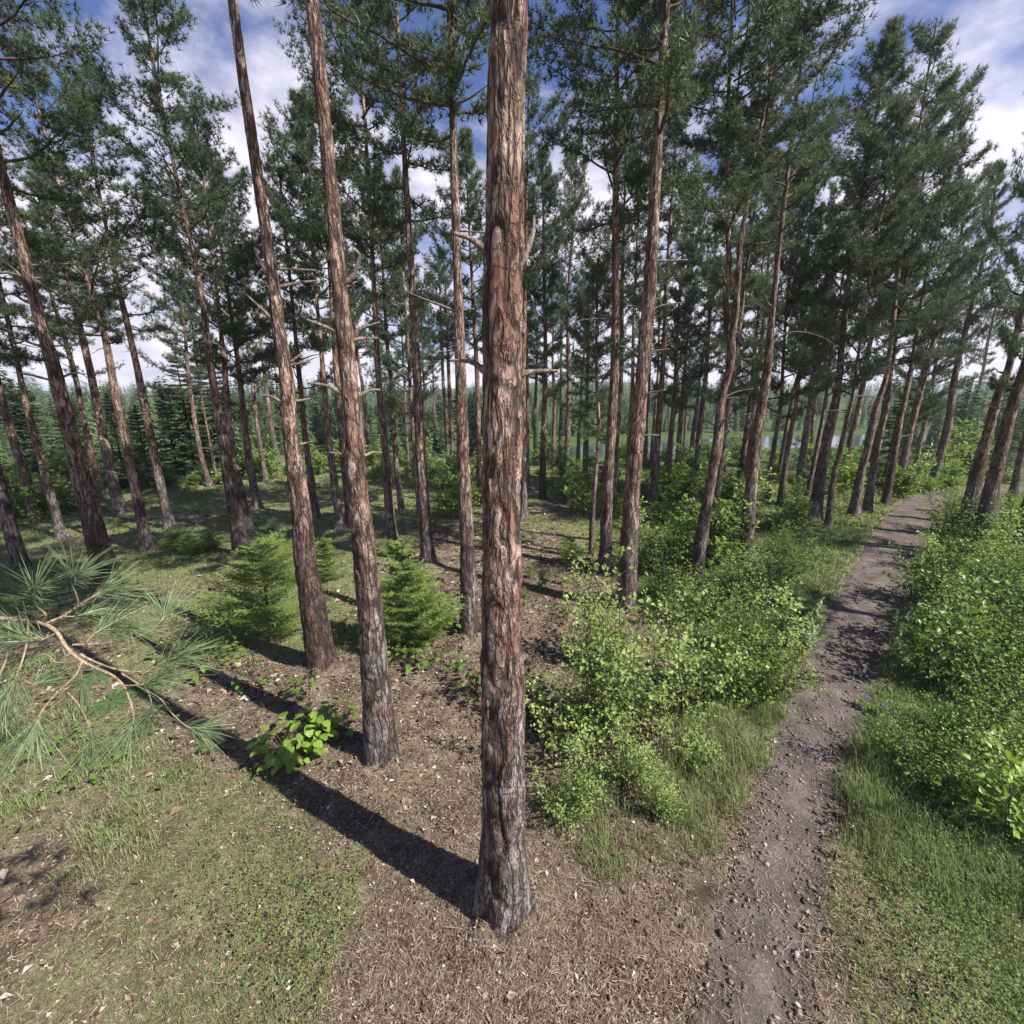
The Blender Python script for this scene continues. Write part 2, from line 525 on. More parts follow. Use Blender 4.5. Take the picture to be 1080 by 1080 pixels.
def build_ground():
    na = 520
    rr = [0.0, 0.35]
    while rr[-1] < 640: rr.append(rr[-1] * 1.022 + 0.02)
    rr = np.array(rr)
    a = np.linspace(0, 2 * math.pi, na, endpoint=False)
    X = rr[1:, None] * np.cos(a)[None]; Y = rr[1:, None] * np.sin(a)[None]
    X = X.ravel(); Y = Y.ravel()
    Z = gz(X, Y)
    near = np.hypot(X, Y) < 70
    pd = np.full(len(X), 9.0); pd[near] = path_dist(X[near], Y[near])
    Z = Z + mound(X, Y) - 0.05 * (1 - smooth(-0.25, 0.05, pd)) + 0.025 * patch(X, Y, 2.3) * smooth(0.1, 0.6, pd) * (np.hypot(X, Y) < 40)
    V = np.vstack([[[0, 0, gz1(0, 0)]], np.stack([X, Y, Z], 1)])
    nr = len(rr) - 1
    tri = np.stack([np.zeros(na, int), 1 + np.arange(na), 1 + (np.arange(na) + 1) % na], 1)
    i = np.arange(nr - 1)[:, None] * na + 1; j = np.arange(na)[None]; j2 = (j + 1) % na
    Qd = np.stack([i + j, i + na + j, i + na + j2, i + j2], -1).reshape(-1, 4)
    g = green_at(V[:, 0], V[:, 1])
    me = mesh_np('ground', V, [tri, Qd], M['ground'], g, None, True)
    o = link('ground', me); tag(o, kind='structure')


def build_path():
    C = catmull(PATH_C, 6)
    P = C[:, :2]; W = C[:, 2]
    T = unit(np.gradient(P, axis=0)); N = np.stack([-T[:, 1], T[:, 0]], 1)
    nx = 15
    u = np.linspace(-1, 1, nx)
    s = np.arange(len(P)) * 0.13
    edge = 1.0 + 0.12 * np.sin(s * 2.3)[:, None] * (u[None] > 0) + 0.12 * np.sin(s * 1.9 + 2)[:, None] * (u[None] < 0) + 0.06 * np.sin(s * 6.1)[:, None]
    off = u[None] * (W[:, None] * edge + 0.14)
    X = P[:, 0:1] + N[:, 0:1] * off; Y = P[:, 1:2] + N[:, 1:2] * off
    Z = gz(X, Y) + 0.006 - 0.075 * np.abs(u[None]) ** 6 - 0.012 * (np.abs(np.abs(u[None]) - 0.45) < 0.2) + 0.008 * patch(X, Y, 4)
    V = np.stack([X, Y, Z], -1).reshape(-1, 3)
    i = np.arange(len(P) - 1)[:, None] * nx; j = np.arange(nx - 1)[None]
    Qd = np.stack([i + j, i + j + 1, i + nx + j + 1, i + nx + j], -1).reshape(-1, 4)
    o = link('path', mesh_np('path', V, [Qd[:, ::-1]], M['path'], None, None, True)); tag(o, kind='structure')


def build_lake():
    a = np.linspace(0, 2 * math.pi, 64, endpoint=False)
    u = 54 * np.cos(a); v = 15 * np.sin(a)
    X = LAKE_C[0] + u * LAKE_D[0] - v * LAKE_D[1]; Y = LAKE_C[1] + u * LAKE_D[1] + v * LAKE_D[0]
    V = np.vstack([[[LAKE_C[0], LAKE_C[1], LAKE_Z]], np.stack([X, Y, np.full(64, LAKE_Z)], 1)])
    t = np.stack([np.zeros(64, int), 1 + np.arange(64), 1 + (np.arange(64) + 1) % 64], 1)
    o = link('lake', mesh_np('lake', V, [t], M['water'])); tag(o, kind='structure')


build_path(); build_lake()

# ------------------------------------------------------------------ pine crowns and trunks
def pine_crown_mesh(seed, L=6.0, R=1.9, n=36, blade_n=11, sparse=1.0):
    rng = np.random.default_rng(seed)
    tilt = rng.uniform(-10, 12); flat = rng.uniform(0.45, 0.85); side0 = rng.uniform(0, 6.28); lop = rng.uniform(0.1, 0.4)
    G = Geo()
    tc, td, tt = [], [], []
    ang = rng.uniform(0, 6.28)
    up = np.array([0, 0, 1.0])
    for i in range(n):
        u = (i + rng.uniform(0, 0.9)) / n
        ang += 2.399 + rng.normal(0, 0.35)
        prof = (0.6 + 0.4 * math.sin(min(1, u / 0.3) * math.pi / 2)) * (1 - flat * max(0, (u - 0.3) / 0.7) ** 1.4)
        ln = R * prof * rng.uniform(0.5, 1.15) * (1 + lop * math.cos(ang - side0))
        bare = rng.uniform() < 0.10 * (1.6 - u) and u < 0.35
        if bare: ln *= 0.5
        if rng.uniform() < 0.12: ln *= 0.55
        el = math.radians(rng.uniform(-14, 12) + tilt * (1 - u) + 45 * u ** 1.4)
        d = np.array([math.cos(ang) * math.cos(el), math.sin(ang) * math.cos(el), math.sin(el)])
        pts = [np.array([0, 0, u * L * 0.97])]
        ns = 8
        for k in range(ns):
            d = unit(d + up * 0.05 + rng.normal(0, 0.10, 3))
            pts.append(pts[-1] + d * ln / ns)
        pts = np.array(pts)
        G.tube(pts, np.linspace(0.024, 0.005, ns + 1) * (1.15 - 0.6 * u), 5, 1, 0.5, False)
        start = rng.uniform(0.15, 0.35)
        lt = rng.uniform(0, 1)
        for k in range(1, ns + 1):
            if k / ns < start or bare: continue
            tg = unit(pts[k] - pts[k - 1])
            for side in (-1, 1):
                if rng.uniform() > 0.95 * sparse: continue
                sd = unit(np.cross(tg, up)) * side
                sl = ln * (0.40 - 0.18 * k / ns) * rng.uniform(0.6, 1.25)
                e = pts[k] + (tg * 0.65 + sd * 0.75 + up * rng.uniform(-0.12, 0.32)) * sl
                mid = (pts[k] + e) / 2 + up * rng.uniform(-0.04, 0.05)
                G.tube([pts[k], mid, e], [0.006, 0.005, 0.003], 3, 1, 0.5, False)
                m = max(4, int(sl / 0.05))
                for q in np.linspace(0.15, 1, m):
                    p = pts[k] * (1 - q) + e * q + rng.normal(0, 0.05, 3) + up * rng.uniform(0, .05)
                    tc.append(p); td.append(unit((e - pts[k]) * 0.7 / max(sl, .05) + up * 0.45 + rng.normal(0, 0.35, 3))); tt.append(0.6 * lt + 0.4 * rng.uniform())
            for q in range(2):
                tc.append(pts[k] + rng.normal(0, 0.05, 3)); td.append(unit(tg + up * 0.4 + rng.normal(0, .3, 3))); tt.append(0.6 * lt + 0.4 * rng.uniform())
    # the leader's own tufts
    for q in np.linspace(0.75, 1.0, 30):
        tc.append(np.array([0, 0, L * q]) + rng.normal(0, 0.1, 3)); td.append(unit(np.array([0, 0, 1.0]) + rng.normal(0, 0.6, 3))); tt.append(rng.uniform())
    V, t, ti = blades(np.array(tc), np.array(td), blade_n, 0.13, 0.015, 1.1, rng, np.array(tt))
    G.add(V, t, None, ti, 0)
    return G.mesh('pine_crown', [M['needle'], M['wood']])


CROWNS = [pine_crown_mesh(100 + i, 6.0, 1.9, [40, 46, 33, 43, 30, 48, 36, 42, 36][i], 12, [.95, 1, .85, .95, .8, 1, .9, .95, 1][i]) for i in range(9)]


def pnoise(u, v, nu, seed, octs=3):
    """smooth noise about -1..1, periodic in u (0..1); v in cells"""
    out = np.zeros(u.shape); amp = 1.0; tot = 0
    for o in range(octs):
        rng = np.random.default_rng(seed + o * 17)
        n = nu * 2 ** o; w = v * 2 ** o; nv = int(w.max() - w.min()) + 4
        g = rng.uniform(-1, 1, (nv, n)); w = w - w.min() + 1
        x = (u % 1.0) * n; ix = np.floor(x).astype(int); fx = x - ix; iy = np.floor(w).astype(int); fy = w - iy
        fx = fx * fx * (3 - 2 * fx); fy = fy * fy * (3 - 2 * fy); ix %= n; jx = (ix + 1) % n
        out += amp * ((g[iy, ix] * (1 - fx) + g[iy, jx] * fx) * (1 - fy) + (g[iy + 1, ix] * (1 - fx) + g[iy + 1, jx] * fx) * fy)
        tot += amp; amp *= 0.5
    return out / tot


def bark_relief(theta, z, seed, r=0.2):
    """long wavy furrows and short cross cracks between raised plates, 0..1"""
    u = theta / (2 * math.pi)
    nu = max(5, int(2 * math.pi * r / 0.085))
    wob_ = 0.03 * pnoise(u, z / 0.25, nu, seed + 50, 2)
    f1 = np.abs(pnoise(u + wob_, z / 0.42, nu, seed, 2)); f2 = np.abs(pnoise(u + wob_, z / 0.16, max(4, nu // 2), seed + 9, 2))
    a = smooth(0.0, 0.20, f1); b = 0.45 + 0.55 * smooth(0.0, 0.12, f2)
    lev = 0.62 + 0.38 * pnoise(u, z / 0.2, nu, seed + 23, 3)
    return a * b * lev


def trunk_mesh(P, R, seg, step, seed, relief=0.0, flare=True, mat='bark'):
    """P world-less points (base at origin), resampled along the length"""
    P = np.asarray(P, float); R = np.asarray(R, float)
    s = np.concatenate([[0], np.cumsum(np.linalg.norm(np.diff(P, axis=0), axis=1))])
    Pc = catmull(np.column_stack([P, R, s]), 10)
    n = max(8, int(s[-1] / step))
    st = np.linspace(0, s[-1], n)
    Q = np.stack([np.interp(st, Pc[:, 4], Pc[:, k]) for k in range(3)], 1)
    r = np.interp(st, Pc[:, 4], Pc[:, 3])
    r = np.maximum(r, 0.012)
    if flare:
        r = r * (1 + 0.22 * np.exp(-np.maximum(Q[:, 2], 0) / 0.30) + 0.30 * np.exp(-np.maximum(Q[:, 2], 0) / 0.07))
    T, N, B = frames(Q)
    a = np.linspace(0, 2 * math.pi, seg, endpoint=False)
    A, S = np.meshgrid(a, st)
    rad = np.repeat(r[:, None], seg, 1)
    rng = np.random.default_rng(seed)
    ph = rng.uniform(0, 6.28, 6)
    rad = rad * (1 + 0.035 * np.sin(2 * A + ph[0] + S * 0.7) + 0.025 * np.sin(3 * A + ph[1] - S * 1.3) + 0.03 * np.sin(S * 2.9 + ph[2]) + 0.02 * np.sin(S * 6.3 + ph[3] + A))
    if flare:
        rad = rad * (1 + (0.16 * np.sin(4 * A + ph[4]) + 0.10 * np.sin(7 * A + ph[5])) * np.exp(-np.maximum(S - 0.1, 0) / 0.16))
    tint = np.ones(len(Q) * seg)
    if relief > 0:
        rel = bark_relief(A, S, seed, float(r.mean()))
        k = relief * np.clip(rad / 0.12, 0.3, 1.2)
        tint = smooth(0.05, 0.45, rel).ravel()
        rad = rad + k * (rel - 0.4) + 0.22 * k * pnoise(A / 6.2832, S / 0.05, 24, seed + 3, 2)
    V = Q[:, None, :] + rad[:, :, None] * (np.cos(a)[None, :, None] * N[:, None, :] + np.sin(a)[None, :, None] * B[:, None, :])
    i = np.arange(n - 1)[:, None] * seg; j = np.arange(seg)[None]; j2 = (j + 1) % seg
    Qd = np.stack([i + j, i + j2, i + seg + j2, i + seg + j], -1).reshape(-1, 4)
    return mesh_np('trunk', V.reshape(-1, 3), [Qd], M[mat], tint, None, True)


def stub_mesh(P, r0, seed):
    P = catmull(P, 6)
    G = Geo()
    n = len(P)
    rng = np.random.default_rng(seed)
    R = r0 * (1 - 0.72 * np.linspace(0, 1, n) ** 0.8) * (1 + 0.12 * rng.normal(size=n))
    R[0] *= 1.35
    G.tube(P, R, 8, 0, 0.5)
    return G.mesh('dead_branch', [M['dead']], True)


STUBS = []
for k in range(5):
    rg = np.random.default_rng(900 + k)
    L = 1.0
    pts = [np.zeros(3)]
    d = np.array([1.0, 0, rg.uniform(-0.15, 0.45)])
    for q in range(5):
        d = unit(d + np.array([0, rg.normal(0, .18), rg.normal(-0.03, .16)]))
        pts.append(pts[-1] + d * L / 5)
    STUBS.append(stub_mesh(pts, 0.03, k))

exec_trees = []


def add_crown(root, base_local, top_local, R, seed, var=None, name='crown'):
    """a crown mesh set along the stem from base_local to top_local"""
    rg = random.Random(seed)
    me = CROWNS[(seed if var is None else var) % len(CROWNS)]
    o = link(name, me, root)
    ax = Vector(top_local) - Vector(base_local)
    q = Vector((0, 0, 1)).rotation_difference(ax.normalized())
    o.rotation_mode = 'QUATERNION'
    o.rotation_quaternion = q @ Quaternion((0, 0, 1), rg.uniform(0, 6.28))
    o.location = Vector(base_local)
    s = R / 1.9
    o.scale = (s, s, ax.length / 6.0)
    return o


def traced_pine(pts, w, label, H=14.0, cy=None, R=1.9, stubs=(), nst=4, seed=0, seg=20, step=0.12, relief=0.0, fork=None, cat='pine tree', group='tall pines of the wood', crown=True, drop=None, cz=None):
    """a pine standing at pts[0]; pts are points of the stem, w its widths in the photograph"""
    P0 = ground(*pts[0])
    n = Vector((P0.x, P0.y, 0)).normalized()
    rg = random.Random(1000 + seed)
    W = [on_plane(px, py, P0) for px, py in pts]
    W[0] = P0.copy()
    ws = np.interp(np.linspace(0, 1, len(pts)), np.linspace(0, 1, len(w)), w)
    RR = [0.5 * wi * depth_of(p) / F / math.sqrt(1 + ((px - 540) / F) ** 2) for wi, p, (px, _) in zip(ws, W, pts)]
    if P0.length < 15: MOUNDS.append((P0.x, P0.y, RR[0]))
    # carry the stem on upwards from the last traced point
    last = W[-1].copy(); d = (W[-1] - W[-2]).normalized(); r = RR[-1]
    hz = last.z - P0.z
    H = max(H, hz + 2.5)
    m = 6
    stepz = (H - hz) / m
    r_top = 0.02
    r_from = r
    for k in range(m):
        d = (d * 0.8 + Vector((rg.uniform(-.05, .05), rg.uniform(-.05, .05), 1)) * 0.2).normalized()
        last = last + d * (stepz / max(d.z, 0.5))
        W.append(last.copy()); RR.append(r_from + (r_top - r_from) * ((k + 1) / m) ** 0.8)
    L = [p - P0 for p in W]
    L.insert(0, Vector((L[0].x, L[0].y, -0.15))); RR.insert(0, RR[0] * 1.05)
    root = thing('pine_tree', label, cat, P0, 0, group)
    link('trunk', trunk_mesh([tuple(p) for p in L], RR, seg, step, seed, relief, True, 'bark_foot' if seed in (3, 4, 19, 23, 41, 55, 64, 24) else 'bark'), root)
    # height where the crown begins
    zs = [p.z for p in L]
    if cz is None:
        if cy is not None:
            target = on_plane(pts[-1][0], cy, P0).z - P0.z
            cz = target
        else:
            cz = H * 0.55
    cz = min(cz - 0.6, H - 2.0)
    def at(z):
        for a, b in zip(L[:-1], L[1:]):
            if a.z <= z <= b.z:
                return a.lerp(b, (z - a.z) / max(b.z - a.z, 1e-6))
        return L[-1]
    def rad(z):
        return float(np.interp(z, zs, RR))
    if crown:
        add_crown(root, at(cz), L[-1], R, seed + 3)
    if fork:
        FW = [on_plane(px, py, P0, -0.03) - P0 for px, py in fork]
        fr = np.linspace(RR[5] * 0.75, RR[5] * 0.5, len(FW)).tolist()
        e = FW[-1] + Vector((0.25, 0.2, 2.2)); FW.append(e); fr.append(0.03)
        e2 = e + Vector((0.15, 0.1, 2.0)); FW.append(e2); fr.append(0.02)
        link('stem_fork', trunk_mesh([tuple(p) for p in FW], fr, seg, step, seed + 77, relief, False), root)
        add_crown(root, FW[-2] - Vector((0, 0, 1.2)), e2 + Vector((0, 0, .3)), R * 0.75, seed + 9)
    for si, sp in enumerate(stubs):
        r0 = 0.036
        if isinstance(sp[-1], (int, float)): r0 = sp[-1]; sp = sp[:-1]
        tilt = rg.uniform(-0.5, 0.5)
        q0 = on_plane(sp[0][0], sp[0][1], P0) - P0
        PP = []
        for (px, py) in sp:
            q = on_plane(px, py, P0) - P0
            ln = (q - q0).length
            q = on_plane(px, py, P0, ln * tilt) - P0
            PP.append(np.array(q))
        inward = at(q0.z)
        PP.insert(0, np.array(q0.lerp(inward, 0.6)))
        link('dead_branch', stub_mesh(PP, r0, seed * 31 + si), root)
    for k in range(nst):
        z = rg.uniform(max(1.8, cz - 3.6), cz + 0.8)
        a = at(z)
        o = link('dead_branch', STUBS[rg.randrange(5)], root, a)
        o.rotation_euler = (rg.uniform(-.4, .4), 0, rg.uniform(0, 6.28))
        s = rg.uniform(0.35, 0.95); o.scale = (s, s * 0.9, s * 0.9)
    return root


# ------------------------------------------------------------------ the pines one can tell apart
# near pines with traced dead branches
traced_pine([(531, 962), (531, 828), (530, 720), (529, 620), (529, 540), (530, 400), (531, 300), (532, 250)], [50, 46.5, 44.5, 43, 41.5, 40, 39.5, 39],
            'thickest pine nearest the viewer, standing alone in the middle with deeply split red-brown bark', H=16, R=2.3, cz=10.5, nst=0, seed=1,
            seg=110, step=0.016, relief=0.020,
            stubs=[[(512, 392), (500, 383), (488, 380.5), (474, 380), .026], [(517, 271), (506, 259), (494, 251), (478, 246), .032], [(534, 388), (533, 379), (527, 373), .02],
                   [(548, 396), (560, 392), (574, 391), (588, 391), .026], [(549, 278), (556, 263), (562, 244), (563, 228), .034], [(551, 277), (557, 271), (565, 277), .014]])
traced_pine([(403, 801), (397, 730), (390, 640), (382, 560), (376, 500), (372, 440), (367, 390), (360, 320), (356, 270), (354, 250)], [33, 30, 27, 24, 22, 20, 18.5, 17, 16, 15],
            'pine with three tiers of crooked dead stubs, on brown litter left of the thickest pine', H=15.5, R=2.2, cz=9.6, nst=0, seed=2,
            seg=64, step=0.028, relief=0.016,
            stubs=[[(362, 355), (344, 345), (323, 337)], [(362, 416), (346, 407), (324, 404)], [(381, 416), (389, 412), (401, 411)], [(372, 415), (366, 415.5), (360, 414), .018],
                   [(373, 356), (381, 347), (400, 340)], [(375, 358), (386, 356.5), (399, 357)], [(374, 480), (362, 479), (347, 477), .022], [(386, 480), (393, 477), (403, 477), .022], [(366, 297), (373, 290), (379, 270), (371, 262)], [(366, 302), (376, 297), .02]])
traced_pine([(340, 706), (330, 640), (322, 590), (318, 540), (308, 470), (302, 400), (293, 340), (287, 290), (281, 250)], [29, 26, 24, 21, 18.5, 16, 14.5, 13.5, 13],
            'pine with a dark foot and short dead stubs, right of the bushy round fir sapling', H=15, R=2.2, cz=9.4, nst=0, seed=3,
            seg=56, step=0.035, relief=0.016,
            stubs=[[(295, 423), (286, 418), (275, 417)], [(308, 423), (319, 422), (328, 420)], [(305, 470), (300, 468), (291, 468)], [(320, 468), (329, 465.5)], [(291, 283), (303, 284), (333, 285)],
                   [(296, 302), (316, 298), (336, 296)], [(283, 300), (272, 297), (257, 293)], [(283, 291), (275, 277), (268, 261)], [(286, 335), (272, 322), (258, 309)], [(307, 385), (327, 381)], [(306, 382), (318, 373)]])
traced_pine([(118, 628), (95, 540), (77, 470), (60, 400), (46, 350), (32, 300), (19, 250)], [29, 24, 20, 17.5, 16, 15, 14.5],
            'leaning pine nearest the left edge, black at the foot, behind the forked pale branch', H=14.5, R=2.0, cz=8.6, nst=0, seed=4, seg=56, step=0.035, relief=0.015,
            stubs=[[(23, 291), (10, 280), (-2, 272)], [(23, 291), (10, 288), (-6, 289)], [(34, 280), (60, 278), (86, 279)], [(37, 293), (56, 293)], [(38, 296), (60, 310), (71, 319)], [(27, 318), (15, 311), (0, 310)],
                   [(46, 331), (65, 325), (86, 325)], [(39, 364), (22, 358), (5, 354)], [(55, 365), (82, 364)], [(50, 400), (30, 395), (14, 393)], [(60, 440), (50, 438), (37, 438), .02], [(75, 440), (92, 438), .02], [(62, 399), (81, 393), (92, 398)]])
traced_pine([(660, 643), (665, 540), (671, 470), (678, 390), (684, 320), (688, 250)], [22, 18, 15.5, 14, 13.5, 12.5],
            'smooth straight pine with its foot hidden by the pale birch bush right of centre', H=15, R=2.1, cz=9.0, nst=1, seed=5, seg=48, step=0.05, relief=0.012,
            stubs=[[(691, 275), (702, 275), (725, 274)], [(684, 328), (700, 322), (722, 319)], [(680, 376), (692, 370), (706, 368)], [(675, 424), (682, 416), (702, 411)], [(668, 462), (678, 459), (695, 459)], [(679, 329), (670, 323), (659, 323)], [(672, 376), (664, 368), (654, 365)], [(668, 420), (664, 414)]])
traced_pine([(638, 603), (640, 540), (644, 465), (648, 390), (649, 330), (649, 290), (649, 250)], [15, 12, 10.5, 9.5, 8, 7, 7],
            'pine with a long forked dead limb pointing left, on litter left of the birch bush', H=14, R=1.9, cz=8.2, nst=3, seed=6, seg=36, step=0.07, relief=0.01,
            stubs=[[(647, 339), (632, 331), (613, 323)], [(645, 339), (636, 336), (612, 338), (597, 346), .02], [(647, 311), (638, 310), (631, 314)]])
traced_pine([(496, 669), (494, 600), (491, 540), (488, 470), (486, 400), (484, 330), (482, 280), (481, 252)], [21, 17.5, 14.5, 12.5, 11.5, 9.5, 9, 9],
            'slim straight pine left of the thickest pine, a fir sapling at its left side', H=14.5, R=2.0, cz=8.4, nst=3, seed=7, seg=44, step=0.05, relief=0.012,
            stubs=[[(480, 328), (462, 321), (446, 315), (428, 307)], [(478, 369), (471, 370), (458, 371), .014], [(484, 425), (474, 421), .014], [(489, 327), (500, 326)]])
traced_pine([(452, 596), (448, 540), (443, 470), (440, 400), (437, 340), (434, 290), (432, 258)], [16, 12.5, 11, 9.5, 8.5, 7.5, 7],
            'clean slender pine rising just behind the fir sapling beside the clearing', H=14, R=1.9, cz=8.3, nst=3, seed=8, seg=40, step=0.06, relief=0.01)
traced_pine([(733, 612), (741, 560), (746, 530), (751, 500), (757, 465), (761, 420), (767, 400), (770, 385), (771, 360), (766, 335), (766, 310), (769, 280), (768, 250)],
            [17, 13.5, 12, 11, 10.5, 9, 8, 9, 9, 6.5, 6, 6, 5.5],
            'crooked twin-stemmed pine forking high up, right of the birch bush', H=13.5, R=1.9, cz=8.2, nst=2, seed=9, seg=32, step=0.06, relief=0.01,
            fork=[(770, 366), (775, 335), (777, 310), (780, 270), (782, 250)],
            stubs=[[(764, 419), (778, 413), (794, 410)], [(764, 420), (785, 419)], [(757, 447), (770, 441), (792, 437), (808, 438), .03], [(752, 448), (745, 444), (737, 443)], [(757, 420), (747, 416), (737, 415)], [(762, 388), (750, 383), (738, 384)], [(762, 361), (752, 357), (741, 358)], [(757, 486), (768, 484), .014]])
traced_pine([(786, 595), (790, 540), (797, 465), (808, 400), (813, 345), (818, 295), (823, 250)], [18, 14, 12, 9.5, 7.5, 6, 5.5],
            'leaning pine with a drooping leafy limb, directly right of the crooked forked pine', H=13.5, R=1.9, cz=8.0, nst=4, seed=10, seg=32, step=0.07, relief=0.008,
            stubs=[[(815, 361), (828, 352), (846, 350), (868, 356), (883, 366), .02]])
traced_pine([(859, 549), (864, 510), (872, 465), (880, 430), (886, 390), (888, 360), (893, 320), (897, 280), (902, 250)], [16, 13, 11, 9.5, 8, 7, 6.5, 6, 5.5],
            'leaning pine with one half in shade, largest of those left of the path', H=14, R=1.9, cz=8.3, nst=3, seed=11, seg=32, step=0.08, relief=0.008,
            stubs=[[(898, 256), (885, 254), (865, 259)], [(892, 306), (880, 304)], [(901, 280), (920, 267)], [(891, 393), (905, 390)]])
traced_pine([(1020, 551), (1030, 500), (1040, 465), (1052, 420), (1063, 390), (1074, 345), (1082, 310)], [22, 16, 13, 11, 9.5, 8.5, 8],
            'dark leaning pine directly right of the path, left one of a leaning pair', H=14, R=1.35, cy=392, nst=4, seed=12, seg=36, step=0.07, relief=0.01)
traced_pine([(1037, 569), (1045, 520), (1056, 475), (1070, 420), (1080, 390), (1092, 350)], [26, 20, 16.5, 13.5, 12, 11],
            'thick dark leaning pine right of the path, right one of a leaning pair', H=14, R=1.4, cy=385, nst=4, seed=13, seg=36, step=0.07, relief=0.01,
            stubs=[[(1056, 431), (1045, 429), (1036, 429), .018], [(1060, 417), (1050, 414), .018]])
traced_pine([(1070, 592), (1080, 550), (1092, 500)], [18, 15, 13], 'dark pine cut by the right edge, standing among bright thicket leaves', H=13, R=1.9, cz=6.5, nst=2, seed=14, seg=28, step=0.08, relief=0.01)
traced_pine([(1068, 525), (1075, 490), (1085, 450)], [12, 10, 8.5], 'shaded pine at the right edge behind the leaning pair', H=13, R=1.8, cz=6.5, nst=2, seed=15)

# pines on the left
traced_pine([(22, 598), (8, 545), (-4, 500)], [20, 17, 15], 'pine cut by the left edge, only its lower bole showing', H=13, R=1.9, cz=7.2, nst=2, seed=16, relief=0.01, step=0.08)
traced_pine([(38, 549), (24, 495), (10, 450), (0, 412)], [15, 12, 10.5, 9.5], 'dark-barked pine leaning out over the left edge in front of bright bushes', H=13, R=1.8, cy=400, nst=3, seed=17)
traced_pine([(66, 568), (50, 510), (38, 465), (28, 430), (20, 390), (10, 345)], [13, 10, 9, 8, 7, 6], 'thin pale pine between the left edge and the nearest leaning pine', H=12.5, R=1.8, cy=365, nst=4, seed=18,
            stubs=[[(40, 440), (33, 442), .012], [(36, 441), (46, 438), (58, 439), .014]])
traced_pine([(108, 525), (96, 480), (88, 440), (80, 400), (68, 355), (60, 330)], [10, 8, 7, 6.5, 5.5, 5], 'slight pine with a black foot in sunlit grass, behind the nearest leaning pine', H=11.5, R=1.7, cy=385, nst=4, seed=19)
traced_pine([(127, 541), (115, 490), (105, 440), (95, 390), (84, 345), (78, 320)], [15, 12, 10, 9, 8, 7], 'pine with dark middle bole and grey foot, left of a very pale straight one', H=12.5, R=1.9, cy=340, nst=5, seed=20)
traced_pine([(156, 581), (147, 535), (135, 480), (122, 420), (113, 370), (107, 345), (99, 320)], [14, 11.5, 10, 8.5, 7, 6, 5], 'very pale pine with a slight kink at its crown, standing in sunlit grass', H=12, R=1.9, cy=338, nst=4, seed=21,
            stubs=[[(120, 405), (105, 402), (90, 399), .016]])
traced_pine([(180, 557), (172, 525), (155, 440), (146, 395), (135, 345), (122, 290), (115, 255)], [13, 11, 9.5, 8, 7, 6, 5], 'pine with a dark middle and pale grey foot, right of the very pale pine', H=13, R=1.9, cy=322, nst=4, seed=22)
traced_pine([(256, 586), (248, 540), (236, 470), (226, 410), (220, 370), (214, 320), (206, 275), (200, 250)], [19, 16, 12, 9, 8, 6.5, 5.5, 5], 'tall pine with a warm sunlit upper bole and blackened foot, alone against the sky', H=13.5, R=1.8, cz=8.4, nst=5, seed=23, seg=36, step=0.06, relief=0.01)
traced_pine([(264, 563), (252, 510), (243, 460), (238, 400), (233, 350)], [10, 9, 8, 6.5, 5], 'shaded pine half hidden behind the warm sunlit one', H=12, R=1.9, cy=372, nst=3, seed=24)
traced_pine([(272, 536), (262, 480), (256, 430), (252, 390), (248, 360)], [10, 8, 7, 6, 5], 'straight grey-footed pine with a dense dark crown left of the dark-footed pine', H=12.5, R=2.2, cy=395, nst=3, seed=25)
traced_pine([(281, 509), (275, 475), (270, 440), (266, 400)], [6, 5, 4.5, 4], 'small distant pine standing in front of bright yellow-green bushes', H=11, R=1.8, cy=435, nst=2, seed=26)
traced_pine([(222, 513), (212, 480), (205, 440), (199, 400), (195, 350)], [6.5, 5.5, 5, 4.5, 3.5], 'thin pine with a pale grey foot beside dark drooping boughs', H=11.5, R=1.7, cy=408, nst=3, seed=27)
traced_pine([(229, 510), (224, 480), (221, 465)], [3.5, 3, 2.6], 'short thin dead-topped stem beside the grey-footed thin pine', H=4.6, R=0.5, nst=2, seed=28, crown=False, cz=4)
traced_pine([(359, 558), (350, 490), (345, 440), (341, 395), (337, 350)], [9, 7.5, 6.5, 5.5, 4.5], 'slender pine left of the one with three tiers of stubs, seen against white cloud', H=12.5, R=1.7, cy=350, nst=4, seed=29)
traced_pine([(370, 553), (363, 490), (358, 430), (354, 380), (350, 320)], [9, 8, 7, 6.5, 5], 'slender pine tucked behind the one with three tiers of stubs', H=13, R=1.8, cz=7.8, nst=3, seed=30)
traced_pine([(334, 546), (326, 490), (321, 450), (317, 410)], [9, 7.5, 6.5, 6], 'shaded pine peeping out right behind the dark-footed pine', H=12, R=2.0, cy=415, nst=3, seed=31)
traced_pine([(417, 586), (411, 540), (406, 470), (401, 420), (398, 380), (396, 335)], [12.5, 10, 8.5, 7.5, 6.5, 5.5], 'reddish pine just right of the one with three tiers of stubs', H=13.5, R=1.9, cz=7.8, nst=4, seed=32, seg=30, step=0.08, relief=0.008)
traced_pine([(424, 539), (418, 490), (415, 440), (412, 400), (408, 360), (406, 325)], [7, 6, 5, 4.5, 4, 3.5], 'thin dark pine with whorls of dead twigs, left of the clean slender pine', H=12, R=1.7, cy=345, nst=5, seed=33)
traced_pine([(443, 545), (438, 490), (435, 440), (433, 410)], [5.5, 5, 4.5, 4], 'very thin pine directly behind the clean slender pine', H=11, R=1.7, cy=425, nst=2, seed=34)
traced_pine([(431, 497), (429, 465), (428, 440)], [3.6, 3.2, 3], 'tiny distant pine with a bushy dark crown, seen left of the clean slender pine', H=10.5, R=2.0, cy=445, nst=1, seed=35)
